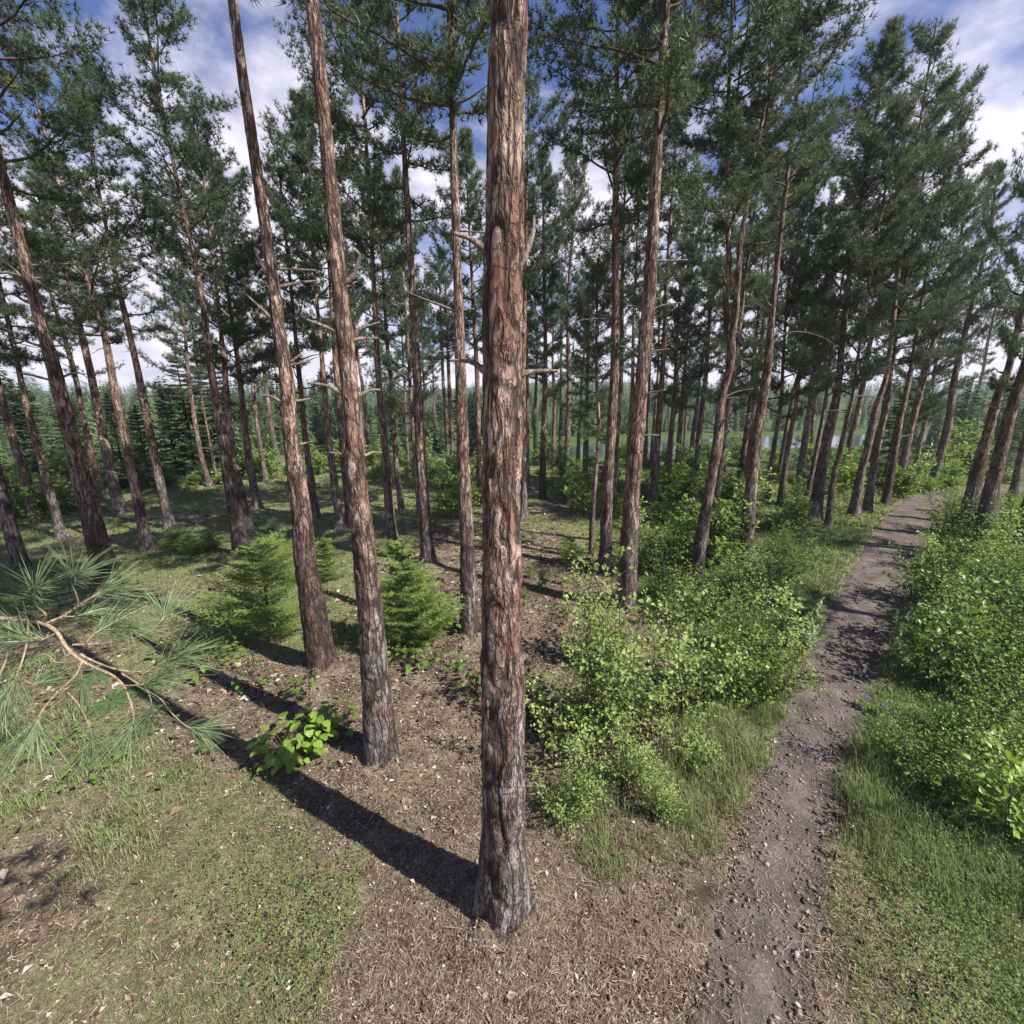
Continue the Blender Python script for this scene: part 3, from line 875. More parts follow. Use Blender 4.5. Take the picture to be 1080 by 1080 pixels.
traced_pine([(473, 491), (470, 440), (467, 395), (466, 365)], [4.5, 4, 3.6, 3.2], 'left one of two close thin pines beyond green bushes near centre', H=13, R=1.7, cy=372, nst=4, seed=36)
traced_pine([(478, 491), (475, 430), (473, 390), (472, 360)], [4.5, 4, 3.6, 3], 'right one of two close thin pines beyond green bushes near centre', H=13, R=1.7, cy=370, nst=4, seed=37)
traced_pine([(507, 534), (505, 480), (504, 420), (502, 370), (500, 335)], [6.5, 5.5, 5, 4.5, 4], 'thin pine in the shade close left of the thickest pine', H=13, R=1.8, cy=352, nst=4, seed=38)

# pines right of the middle
traced_pine([(552, 549), (552, 480), (552, 400), (553, 330)], [9, 6.5, 5, 4.5], 'straight pine rising close behind the right side of the thickest pine', H=13, R=1.8, cz=7.4, nst=3, seed=39)
traced_pine([(557, 516), (556, 460), (556, 400), (555, 335)], [4.5, 4, 3.5, 3], 'thin pine second to the right of the thickest pine', H=13, R=1.7, cy=345, nst=3, seed=40)
traced_pine([(572, 526), (573, 470), (575, 400), (575, 350), (574, 300)], [8, 6, 5, 4, 3.5], 'pale-lit slim pine with tiered crown and black foot, right of the thickest pine', H=13, R=1.8, cy=405, nst=2, seed=41)
traced_pine([(590, 484), (592, 430), (592, 390), (592, 345)], [4.2, 3.6, 3, 2.6], 'bare thin pine against the pale lake between two crowns', H=13.5, R=1.5, cy=350, nst=4, seed=42)
traced_pine([(597, 500), (599, 450), (600, 400), (599, 350), (600, 300), (603, 255)], [7, 5.5, 4.8, 4, 3.5, 3], 'very tall straight pine standing out over the lake right of centre', H=17, R=1.9, cy=330, nst=4, seed=43)
traced_pine([(617, 508), (618, 470), (619, 430), (620, 390), (620, 350)], [6.5, 5.5, 4.5, 4, 3], 'shorter pine with a dense dark low crown, behind the thin sinuous dark stem', H=10.5, R=2.0, cy=425, nst=1, seed=44)
traced_pine([(624, 586), (625, 540), (629, 490), (632, 450), (630, 420), (629, 390)], [7, 5.5, 4.5, 4, 3.5, 3], 'thin sinuous dark-stemmed young pine left of the one with the forked dead limb', H=7.5, R=1.2, cy=440, nst=4, seed=45)
traced_pine([(647, 527), (650, 470), (655, 400), (656, 340), (657, 280)], [6, 5.2, 4.5, 4, 3.2], 'thin pine hugging the right side of the one with the forked dead limb', H=14.5, R=1.7, cz=8.6, nst=3, seed=46)
traced_pine([(661, 535), (664, 460), (667, 410), (668, 350), (670, 300)], [6, 5, 4, 3.2, 2.8], 'thin shaded pine directly left of the smooth straight pine', H=14.5, R=1.6, cy=320, nst=4, seed=47)
traced_pine([(688, 535), (693, 470), (698, 400), (701, 350), (703, 300), (706, 250)], [9.5, 7.5, 6, 5, 4.2, 3.8], 'dark straight pine just right of the smooth straight pine', H=14.5, R=1.8, cz=9.0, nst=5, seed=48)
traced_pine([(686, 492), (690, 440), (694, 390), (695, 340)], [3.2, 2.8, 2.5, 2.2], 'hair-thin pine left beside the dark straight pine', H=12.5, R=1.5, cy=350, nst=3, seed=49)
traced_pine([(703, 522), (708, 460), (712, 400), (714, 360)], [6, 5, 3.8, 3], 'pine with a pale lower bole and dense dark crown, right of the dark straight pine', H=12, R=2.0, cy=425, nst=2, seed=50)
traced_pine([(714, 497), (718, 440), (721, 405)], [6.5, 5, 4], 'dark pine in front of the grey lake water, between two slim stems', H=11, R=1.9, cy=425, nst=2, seed=51)
traced_pine([(721, 478), (724, 435), (726, 410)], [3.6, 3, 2.6], 'thin pine lit pink on its right side before the grey lake', H=11, R=1.6, cy=430, nst=2, seed=52)
traced_pine([(733, 517), (737, 460), (744, 400), (748, 340), (752, 290), (755, 255)], [7, 6, 5, 4.2, 3.5, 3], 'tall pine with a one-sided feathery crown, left of the crooked forked pine', H=14.5, R=2.1, cy=335, nst=3, seed=53)
traced_pine([(752, 562), (760, 490), (765, 450), (770, 420), (773, 400)], [8.5, 7, 6, 5, 4.5], 'shaded straight pine close behind the crooked forked pine', H=12, R=1.8, cy=405, nst=3, seed=54)
traced_pine([(778, 517), (784, 480), (789, 440), (793, 405), (796, 370), (800, 330), (803, 295)], [8, 6.5, 5, 4.5, 4, 3.6, 3], 'pine with a dark foot between the forked pine and the drooping-limbed pine', H=13.5, R=1.8, cy=385, nst=3, seed=55)
traced_pine([(808, 532), (813, 490), (819, 455), (824, 420), (826, 380)], [7, 5.5, 4.8, 4.2, 3.5], 'slim pine right behind the drooping-limbed pine, its foot in bright shrubs', H=12.5, R=1.9, cy=425, nst=3, seed=56)
traced_pine([(823, 534), (829, 485), (834, 455), (839, 430), (843, 390), (845, 345)], [9, 6.5, 5.5, 5, 4.2, 3.6], 'grey-footed pine midway between the drooping-limbed pine and the half-shaded leaner', H=13, R=2.0, cy=385, nst=3, seed=57)
traced_pine([(846, 492), (852, 455), (856, 420), (858, 395)], [5, 4.2, 3.6, 3], 'left stem of two dark distant pines close together, seen under low crowns', H=11.5, R=1.7, cy=415, nst=2, seed=58)
traced_pine([(853, 494), (857, 450), (861, 415), (864, 390)], [4.8, 4, 3.5, 3], 'right stem of two dark distant pines close together, seen under low crowns', H=11.5, R=1.7, cy=412, nst=2, seed=59)
traced_pine([(851, 527), (860, 480), (866, 450), (871, 420), (874, 395)], [6.5, 5.5, 4.8, 4.2, 3.6], 'dark thin pine overlapped by the half-shaded leaner', H=12, R=1.8, cy=405, nst=3, seed=60)
traced_pine([(873, 557), (879, 505), (886, 475), (894, 440), (899, 420), (903, 390)], [8.5, 6.5, 5.5, 5, 4.4, 3.8], 'thin wavy pine with twisted dead twigs, right beside the half-shaded leaner', H=11.5, R=1.8, cy=400, nst=3, seed=61,
            stubs=[[(897, 447), (902, 437), (907, 422), .014], [(899, 452), (904, 446), (903, 434), .012]])
traced_pine([(900, 545), (908, 500), (916, 470), (924, 430), (934, 400), (941, 350), (946, 300), (952, 255)], [13, 10, 8.5, 7.5, 6.5, 5.5, 4.5, 4], 'left one of two parallel dark leaners by the grassy verge of the path', H=14.5, R=2.0, cy=330, nst=3, seed=62)
traced_pine([(914, 540), (921, 495), (928, 460), (935, 430), (939, 400), (944, 360), (950, 325)], [11, 8.5, 7, 6, 5.2, 4.5, 4], 'right one of two parallel dark leaners by the grassy verge of the path', H=13.5, R=1.9, cy=375, nst=3, seed=63)
traced_pine([(934, 532), (943, 480), (950, 440), (958, 405), (964, 370), (969, 335), (975, 300)], [10.5, 8, 7, 5.8, 5, 4.2, 3.6], 'leaning pine with a black foot on the grass nearest the path', H=14, R=2.1, cy=370, nst=3, seed=64)
traced_pine([(947, 512), (955, 470), (962, 440), (967, 415)], [4.6, 4, 3.6, 3], 'thin reddish stem between two leaning pines, before the lake', H=10, R=1.5, cy=440, nst=2, seed=65)
traced_pine([(964, 499), (971, 465), (977, 440), (982, 415), (986, 390), (992, 355), (1000, 332)], [7.5, 6, 5, 4.5, 4, 3.2, 2.6], 'last pine on the left of the path, layered crown leaning towards open sky', H=12, R=2.1, cy=440, nst=1, seed=66)
traced_pine([(1018, 472), (1025, 435), (1036, 395), (1042, 360), (1050, 325)], [5.8, 5, 4, 3.5, 3], 'lone distant pine against open sky where the path ends', H=13.5, R=1.8, cy=385, nst=3, seed=67)
# ------------------------------------------------------------------ pines farther back and outside the frame
def plain_trunk(seed, H=13.0, r0=0.17):
    rg = random.Random(seed)
    P = [(0, 0, -0.15)]; R = [r0 * 1.05]
    x = y = 0.0
    for k in range(1, 9):
        x += rg.uniform(-.12, .12); y += rg.uniform(-.12, .12)
        P.append((x, y, H * k / 8)); R.append(r0 * (1 - 0.88 * (k / 8) ** 1.05))
    return trunk_mesh(P, R, 16, 0.16, seed), P


PLAIN = [plain_trunk(300 + k) for k in range(4)]


def plain_pine(x, y, label, group, seed, s=1.0, cz=0.5, R=1.8, nst=3):
    rg = random.Random(5000 + seed)
    me, P = PLAIN[seed % 4]
    root = thing('pine_tree', label, 'pine tree', (x, y, gz1(x, y)), rg.uniform(0, 6.28), group)
    root.scale = (s, s, s)
    link('trunk', me, root)
    k = int(cz * 8)
    add_crown(root, P[k], P[8], R / s, seed)
    for q in range(nst):
        a = P[max(2, k - 2 + q % 3)]
        o = link('dead_branch', STUBS[rg.randrange(5)], root, a)
        o.rotation_euler = (rg.uniform(-.4, .4), 0, rg.uniform(0, 6.28)); f = rg.uniform(.5, 1.1); o.scale = (f, f, f)
    return root


def img_dist(px, D):
    """a spot on the terrain D metres out, below the photograph's column px"""
    x = (px - 540) / F
    v = Vector((x, CP * 1.0, 0)).normalized()
    return v.x * D, v.y * D


BACK = [(150, 46), (232, 40), (300, 36), (318, 44), (386, 42), (395, 34), (409, 48), (455, 40), (463, 52), (492, 45), (515, 37), (546, 34),
        (563, 33), (583, 30), (607, 31), (643, 32), (676, 31), (699, 33), (722, 30), (757, 30), (781, 29), (815, 32), (838, 30),
        (881, 31), (910, 32), (941, 27), (975, 30)]
for i, (px, D) in enumerate(BACK):
    x, y = img_dist(px, D)
    if lake_r(np.array([x]), np.array([y]))[0] < 1.1: continue
    plain_pine(x, y, 'slender pine in the far ranks of the wood, half hidden behind nearer trunks', 'far ranks of pines', i, random.Random(i).uniform(0.85, 1.15), ([0.5, 0.375, 0.5] if px > 540 else [0.625, 0.5, 0.5])[i % 3], 1.75)

SIDE = [(12.8, 5.0), (16.8, 9.4), (-9, 4.2), (-13, 7)]
for i, (x, y) in enumerate(SIDE):
    plain_pine(x, y, 'pine standing beside the view, its shadow falling across the clearing', 'pines beside the view', 60 + i, 1.0, 0.55, 1.8)

# ------------------------------------------------------------------ spruces
def spruce_meshes(seed, H=9.0, R=1.7, whorls=26, per=9, twig=0.30, twn=12, mat='spruce', droop=0.35, zlo=0.06, leaf_w=0.05, bare=0.0, prof=0.85, rag=0.2):
    rng = np.random.default_rng(seed)
    G = Geo(); W = Geo()
    W.tube([(0, 0, -0.1), (0.01, 0, H * 0.4), (0, 0.01, H * 0.8), (0, 0, H)], [H * 0.0135, H * 0.0095, H * 0.004, H * 0.0012], 8, 0)
    Vc, dc, nc, tc = [], [], [], []
    for wi in range(whorls):
        u = wi / (whorls - 1)
        z = H * (zlo + (0.985 - zlo) * u ** 0.92)
        for b in range(per):
            if rng.uniform() < 0.1: continue
            a = rng.uniform(0, 6.28)
            lop = 1 + rag * 0.9 * math.sin(a + seed + 5 * u) * (rag > 0.3)
            ln = lop * R * ((1 - u) ** prof + 0.04) * rng.uniform(0.85 - rag, 1.0 + rag * 0.6)
            d = np.array([math.cos(a), math.sin(a), rng.uniform(-0.25, 0.05) - droop * (1 - u) + 0.7 * u])
            d = unit(d)
            n = 6
            pts = [np.array([0, 0, z + rng.uniform(-.08, .08) * H / 9])]
            for k in range(n):
                d = unit(d + np.array([0, 0, 0.07 if k > 2 else -0.05]) + rng.normal(0, .03, 3))
                pts.append(pts[-1] + d * ln / n)
            pts = np.array(pts)
            G.tube(pts[:], np.linspace(0.012, 0.003, n + 1) * H / 9 + 0.002, 3, 1, 0.5, False)
            tv = rng.uniform()
            side = unit(np.cross(d, [0, 0, 1.0]))
            for k in range(twn):
                q = 0.18 + 0.82 * (k + rng.uniform()) / twn
                if q < bare: continue
                i0 = min(n - 1, int(q * n)); f = q * n - i0
                p = pts[i0] * (1 - f) + pts[i0 + 1] * f
                for s in (-1, 1):
                    tl = twig * ln * (1.15 - 0.75 * q) * rng.uniform(0.6, 1.2) + 0.04 * H / 9
                    tdv = unit(d * 0.75 + side * s * 0.8 + np.array([0, 0, rng.uniform(-0.35, 0.12)]))
                    Vc.append(p); dc.append(tdv * tl); tc.append(0.55 * tv + 0.45 * rng.uniform() * (0.4 + 0.6 * q) + 0.0)
    Vc = np.array(Vc); dc = np.array(dc); tc = np.array(tc)
    # each twig: a ragged strip of short needles on both sides
    nn = 5
    m = len(Vc)
    q = np.tile(np.linspace(0.1, 1.0, nn), m)
    c = np.repeat(Vc, nn, 0) + np.repeat(dc, nn, 0) * q[:, None]
    dd = unit(np.repeat(dc, nn, 0)); L = np.repeat(np.linalg.norm(dc, axis=1), nn)
    for s in (-1, 1):
        sd = unit(np.cross(dd, np.array([0, 0, 1.0]) + rng.normal(0, .35, (m * nn, 3)))) * s
        ln = (L * 0.3 + leaf_w * 0.7) * rng.uniform(0.7, 1.2, m * nn)
        tip = c + unit(dd * 0.75 + sd * 0.75 + rng.normal(0, .15, (m * nn, 3))) * ln[:, None]
        bw = np.minimum(leaf_w, L * 0.22)[:, None]
        V = np.stack([c - dd * bw * 0.5, c + dd * bw * 0.5, tip], 1).reshape(-1, 3)
        G.add(V, np.arange(len(V)).reshape(-1, 3), None, np.repeat(np.repeat(tc, nn), 3), 0)
    return G.mesh('spruce_crown', [M[mat], M['greybark']]), W.mesh('spruce_trunk', [M['greybark']], True)


SPR = [spruce_meshes(40, 9, 1.75), spruce_meshes(41, 9, 1.35, 24, 8), spruce_meshes(42, 9, 2.0, 24, 9, zlo=0.12)]


def spruce(px, py, top, label, k, rs=1.0, name='spruce_tree', seed=0):
    P = ground(px, py)
    # its height from the photograph's top row
    P2 = on_plane(px, top, P)
    h = max(1.0, P2.z - P.z)
    o = thing(name, label, 'spruce tree', P, random.Random(seed).uniform(0, 6.28), 'spruces behind the pines')
    c, t = SPR[k % 3]
    s = h / 9
    a = link('trunk', t, o); b = link('crown', c, o)
    a.scale = (s, s, s); b.scale = (s * rs * 1.25, s * rs * 1.25, s)
    return o


spruce(48, 500, 402, 'full dark layered spruce left of the nearest leaning pine', 0, 1.15, seed=1)
spruce(88, 505, 410, 'dark layered spruce directly behind the nearest leaning pine', 2, 1.0, seed=2)
spruce(134, 512, 414, 'pointed dark spruce between the very pale pine and the pine right of it', 0, 1.1, seed=3)
spruce(160, 516, 424, 'low spruce with drooping skirts beside the grey-footed pale pine', 2, 1.1, seed=4)
spruce(189, 507, 402, 'grey-trunked spruce with a raised pointed crown in the left gap', 1, 1.2, seed=5)
spruce(208, 505, 372, 'dense dark spruce left of the warm sunlit pine', 0, 1.2, seed=6)
spruce(239, 503, 362, 'broad dark spruce whose crown fills the gap behind the warm sunlit pine', 2, 1.1, seed=7)
spruce(391, 478, 438, 'small distant spruce seen just right of the pine with three stub tiers', 1, 1.2, seed=8)
spruce(458, 477, 428, 'narrow distant spruce seen between the clean slender and slim straight pines', 1, 1.0, seed=9)
spruce(930, 515, 415, 'dark spruce behind the two parallel leaners', 0, 1.1, seed=10)
spruce(985, 472, 442, 'rounded young spruce left of the pale spire at the end of the path', 2, 1.0, seed=11)
spruce(1010, 466, 396, 'thin spire-topped spruce on the skyline where the path ends', 1, 0.6, seed=12)
spruce(1022, 468, 436, 'small bright spruce beside the lone distant pine', 2, 1.3, seed=13)
spruce(1003, 470, 428, 'sloping young spruce below the thin spire on the skyline', 0, 1.2, seed=14)
spruce(1052, 500, 420, 'dark spruce showing between the leaning pair at the right', 2, 1.0, seed=15)

# ------------------------------------------------------------------ fir saplings on the floor
SAP = [spruce_meshes(50, 1.8, 0.66, 15, 8, 0.45, 8, 'sapling', -0.9, 0.02, 0.022, prof=0.75, rag=0.42), spruce_meshes(51, 1.8, 0.85, 13, 9, 0.42, 8, 'sapling', -0.75, 0.02, 0.024, prof=0.45, rag=0.45),
       spruce_meshes(52, 0.32, 0.11, 9, 6, 0.4, 4, 'sapling', -0.9, 0.1, 0.016)]


def sapling(px, py, top, label, k, rs=1.0, name='fir_sapling', group='young firs on the forest floor', base_h=None):
    P = ground(px, py); h = (on_plane(px, top, P).z - P.z)
    o = thing(name, label, 'sapling', P, random.Random(px).uniform(0, 6.28), group)
    c, t = SAP[k]
    s = h / (0.32 if k == 2 else 1.8)
    a = link('stem', t, o); b = link('foliage', c, o)
    a.scale = (s, s, s); b.scale = (s * rs, s * rs, s)
    return o


sapling(287, 668, 568, 'bushy round fir sapling left of the dark-footed pine', 1, 1.15)
sapling(346, 612, 566, 'fir sapling half hidden behind the dark-footed pine', 0, 1.2)
sapling(431, 688, 568, 'tallest pointed fir sapling, in front of the clean slender pine', 0, 1.15)
sapling(452, 676, 625, 'small fir sapling touching the right side of the tallest one', 1, 1.1)
sapling(600, 596, 568, 'low spreading fir seedling at the edge of shade right of the thickest pine', 1, 1.2)
for px, py, tp, lab in [(571, 622, 600, 'largest of the tiny seedlings on bare litter'), (558, 610, 592, 'tiny seedling farthest from the viewer on the litter patch'), (580, 613, 598, 'tiny thin seedling right behind the largest one'),
                        (595, 616, 600, 'tiny rounded seedling standing rightmost on the litter patch'), (553, 638, 618, 'tiny seedling close beside the thickest pine'), (563, 572, 560, 'tiny seedling in shade behind the litter patch'),
                        (553, 572, 558, 'tiny seedling in shade touching the thickest pine')]:
    sapling(px, py, tp, lab, 2, 1.0, 'fir_seedling', 'tiny firs on the litter')

# low dark junipers left
for px, py, tp, lab in [(188, 580, 562, 'leftmost of three low dark junipers in the grass'), (206, 584, 563, 'middle and largest of three low dark junipers'), (222, 578, 562, 'rightmost of three low dark junipers by the warm pine')]:
    sapling(px, py, tp, lab, 1, 1.6, 'juniper_bush', 'low junipers in the grass')['category'] = 'bush'

# ------------------------------------------------------------------ leafy shrubs
def shrub_meshes(seed, H=1.5, R=0.8, stems=7, leaves=1700, lsize=0.045, mat='leaf', low=0.12, spread=0.5):
    """a bush of several slender stems; short twigs carry rows of leaves, so the outline is ragged and see-through"""
    rng = np.random.default_rng(seed)
    S = Geo(); pc, pa, pt = [], [], []
    for s in range(stems):
        a = rng.uniform(0, 6.28); lean = rng.uniform(0.05, spread)
        h = H * (rng.uniform(0.45, 0.85) if s > 1 else rng.uniform(0.9, 1.15))
        o = rng.normal(0, .14 * R, 2)
        pts = [np.array([o[0], o[1], -0.04])]
        d = unit(np.array([math.cos(a) * lean, math.sin(a) * lean, 1.0]))
        n = 12
        for k in range(n):
            d = unit(d + rng.normal(0, .09, 3) + np.array([0, 0, 0.02]))
            pts.append(pts[-1] + d * h / n)
        pts = np.array(pts)
        S.tube(pts, np.linspace(0.009, 0.002, n + 1), 5)
        for k in range(2, n + 1):
            for b in range(3 if k < n else 4):
                aa = rng.uniform(0, 6.28)
                bl = R * rng.uniform(0.2, 0.62) * (1.15 - 0.75 * k / n)
                bd = unit(np.array([math.cos(aa), math.sin(aa), rng.uniform(0.15, 1.1)]))
                e = pts[k] + bd * bl; m = pts[k] + bd * bl * 0.5 + np.array([0, 0, .02])
                S.tube([pts[k], m, e + np.array([0, 0, -.02])], [0.003, 0.0022, 0.001], 3, cap=False)
                tv = rng.normal(0.4 + 0.25 * k / n, .15)
                nq = max(4, int(bl / 0.028))
                for q in np.linspace(0.2, 1.08, nq):
                    pc.append(pts[k] * (1 - q) + e * q + rng.normal(0, .012, 3)); pa.append(unit(bd + rng.normal(0, .75, 3))); pt.append(tv + rng.normal(0, .12))
    pc = np.array(pc); pa = np.array(pa); pt = np.array(pt)
    sel = np.where(pc[:, 2] > low * H * rng.uniform(0.2, 1, len(pc)))[0]
    sel = rng.choice(sel, min(leaves, len(sel)), replace=False) if leaves < len(sel) else rng.choice(sel, leaves)
    m = len(sel)
    c = pc[sel] + rng.normal(0, 0.012, (m, 3)); ax = unit(pa[sel] + np.array([0, 0, -0.2]))
    nm = unit(np.array([0.5, -0.27, 0.9]) + rng.normal(0, .5, (m, 3)))     # leaves turn to the light
    ln = lsize * rng.uniform(0.6, 1.25, m)
    V, t = leaf_quads(c, ax, nm, ln, ln * 0.75)
    G = Geo(); G.add(V, t, None, np.repeat(np.clip(pt[sel], 0, 1), 5), 0)
    return G.mesh('shrub_leaves', [M[mat]]), S.mesh('shrub_stems', [M['stem']], True)


BIRCH = [shrub_meshes(60 + k, 1.8, 0.9, [6, 8, 5][k], [1250, 1600, 950][k], 0.056, 'leaf', 0.1, [0.5, 0.6, 0.4][k]) for k in range(3)]
THICK = [shrub_meshes(70 + k, 1.1, 0.75, [5, 7, 4, 6, 8, 5][k], [800, 1150, 600, 1000, 1300, 700][k], [.046, .04, .055, .036, .048, .06][k], ['leafdark', 'leafdark', 'leaf', 'leafdark', 'leafdark', 'broad'][k], 0.05, [0.4, 0.8, 0.3, 0.6, 1.0, 0.5][k]) for k in range(6)]
FARSH = [shrub_meshes(80 + k, 1.1, [0.9, 0.7, 1.0, 0.8][k], [8, 5, 7, 4][k], [1200, 700, 1100, 550][k], 0.08, ['leafdark', 'leaf', 'leafdark', 'leafdark'][k], 0.03, [0.6, 0.3, 0.9, 0.4][k]) for k in range(4)]
CORNER = [shrub_meshes(95, 1.6, 1.0, 5, 420, 0.085, 'bright', 0.15, 0.8)]


def shrub(P, h, kit, k, label, cat='shrub', group=None, name='leafy_shrub', rs=1.0, H0=1.1):
    o = thing(name, label, cat, P, random.Random(k * 7 + int(P[0] * 100)).uniform(-.9, .9), group)
    lv, st = kit[k % len(kit)]
    s = h / H0
    a = link('stems', st, o); b = link('foliage', lv, o)
    for q in (a, b): q.scale = (s * rs, s * rs, s)
    return o


# the pale birch bush right of centre: saplings that grow together
for px, py, h, lab, k in [(612, 800, 1.50, 'low pale birch sapling nearest the thickest pine, spilling left', 0), (648, 790, 2.10, 'pale birch sapling with coin-like leaves in front of the smooth straight pine', 1),
                          (694, 778, 2.28, 'tallest pale birch sapling in the middle of the bright bush', 2), (738, 742, 2.10, 'pale birch sapling at the right end of the bright bush', 0),
                          (625, 850, 1.0, 'small birch shoot at the near foot of the bright bush', 2), (672, 835, 1.0, 'grey-green birch shoot in front of the tallest birch sapling', 1), (602, 868, 0.8, 'low birch shoot beside the foot of the thickest pine, right of it', 0), (700, 868, 0.75, 'low birch shoot in the tall grass at the near edge of the bright bush', 1), (735, 810, 0.9, 'birch shoot in the tall grass between the bright bush and the path', 0),
                          (636, 706, 1.80, 'thin birch sapling at the far left corner of the bright bush', 1), (800, 640, 2.04, 'birch sapling with sunlit tips right of the crooked forked pine', 2)]:
    shrub(ground(px, py), h, BIRCH, k, lab, 'birch sapling', 'pale birch saplings', 'birch_sapling', 1.0, 1.8)

rg = random.Random(3)
mid_sh = [(770, 690), (795, 735), (815, 690), (786, 655), (815, 620), (768, 735), (826, 585), (720, 655), (760, 640), (700, 640), (690, 600), (715, 600)]
for i, (px, py) in enumerate(mid_sh):
    shrub(ground(px, py), rg.uniform(1.0, 1.7), THICK, i, 'small-leaved shrub in the dim thicket between the birch bush and the path', 'shrub', 'thicket left of the path', rs=1.1)
right_sh = [(985, 842), (1025, 828), (955, 812), (1000, 775), (982, 640), (1000, 640), (1040, 640), (985, 685), (1030, 690), (1070, 680), (990, 715), (1010, 740), (1060, 750), (972, 600), (1010, 592), (1062, 612), (1015, 565), (1075, 560), (995, 560), (1040, 600),
            (1085, 640), (1095, 720), (1000, 800), (1050, 800), (1095, 790), (1000, 540), (1055, 575), (1100, 590), (1035, 665)]
for i, (px, py) in enumerate(right_sh):
    shrub(ground(px, py), rg.uniform(0.95, 1.6) if py < 770 else rg.uniform(0.6, 0.95), THICK, i + 1, 'leafy shrub in the dense thicket right of the path', 'shrub', 'thicket right of the path', rs=1.15)
shrub(ground(1066, 884), 1.5, CORNER, 0, 'shrub with large sunlit yellow-green leaves at the lower right corner', 'shrub', None, 'leafy_shrub', 1.0, 1.6)
shrub(ground(1110, 850), 1.4, CORNER, 0, 'second large-leaved shrub cut by the right edge near the lower corner', 'shrub', None, 'leafy_shrub', 1.0, 1.6)
shrub(ground(1046, 616), 1.7, BIRCH, 2, 'yellow-green sunlit birch sapling in front of the leaning pair', 'birch sapling', 'pale birch saplings', 'birch_sapling', 0.9, 1.8)

# bright bushes beyond the clearing, row by row
FAR_ROWS = [(645, 545), (668, 560), (700, 555), (720, 575), (755, 590), (700, 530), (722, 528), (745, 535), (770, 545), (795, 535), (810, 560), (832, 556), (845, 540), (612, 540), (600, 528), (625, 522), (640, 518), (660, 515), (680, 515),
            (705, 508), (728, 506), (750, 510), (775, 508), (800, 510), (815, 508), (835, 512), (862, 515), (880, 522), (890, 505), (905, 512), (920, 508), (945, 515), (955, 525), (962, 515), (975, 520), (988, 508), (975, 505), (1000, 498),
            (1020, 500), (1040, 505), (1000, 515), (1065, 510), (500, 528), (478, 530), (490, 545), (468, 515), (455, 505), (440, 505), (487, 512), (512, 518), (570, 500), (590, 505), (610, 502), (580, 515), (545, 500), (430, 502), (412, 500),
            (400, 505), (375, 500), (355, 498), (340, 500), (318, 498), (305, 500), (290, 505), (275, 500), (240, 510), (205, 512), (150, 516), (120, 512), (60, 522), (45, 530), (30, 515), (15, 530), (5, 548), (52, 545), (22, 540), (75, 515), (95, 514),
            (640, 498), (665, 496), (690, 494), (760, 494), (785, 492), (840, 495), (870, 494), (930, 497), (525, 505), (985, 492), (1010, 485), (1035, 484), (652, 488), (676, 486), (700, 486), (722, 488), (748, 487), (770, 486), (795, 486), (818, 488), (850, 486), (885, 487), (912, 488), (945, 487), (620, 490), (598, 492), (575, 490), (30, 500), (70, 500), (110, 502), (165, 505), (225, 503), (260, 502), (330, 492), (365, 492), (390, 492), (422, 492), (450, 492), (480, 500), (500, 505), (520, 495)]
for i, (px, py) in enumerate(FAR_ROWS):
    left = px < 540
    h = rg.uniform(0.5, 1.9) * (1.25 if px > 930 else 1.0) * (1.0 if py > 505 else 1.25)
    lab = 'sunlit bush in the bright belt beyond the grassy clearing, left of the thickest pine' if left else 'bright green bush in the undergrowth belt behind the pines right of the thickest pine'
    shrub(ground(px, py), h, FARSH, i, lab, 'bush', 'bushes beyond the clearing' if left else 'bushes behind the right-hand pines', 'leafy_bush', rg.uniform(1.0, 1.35))

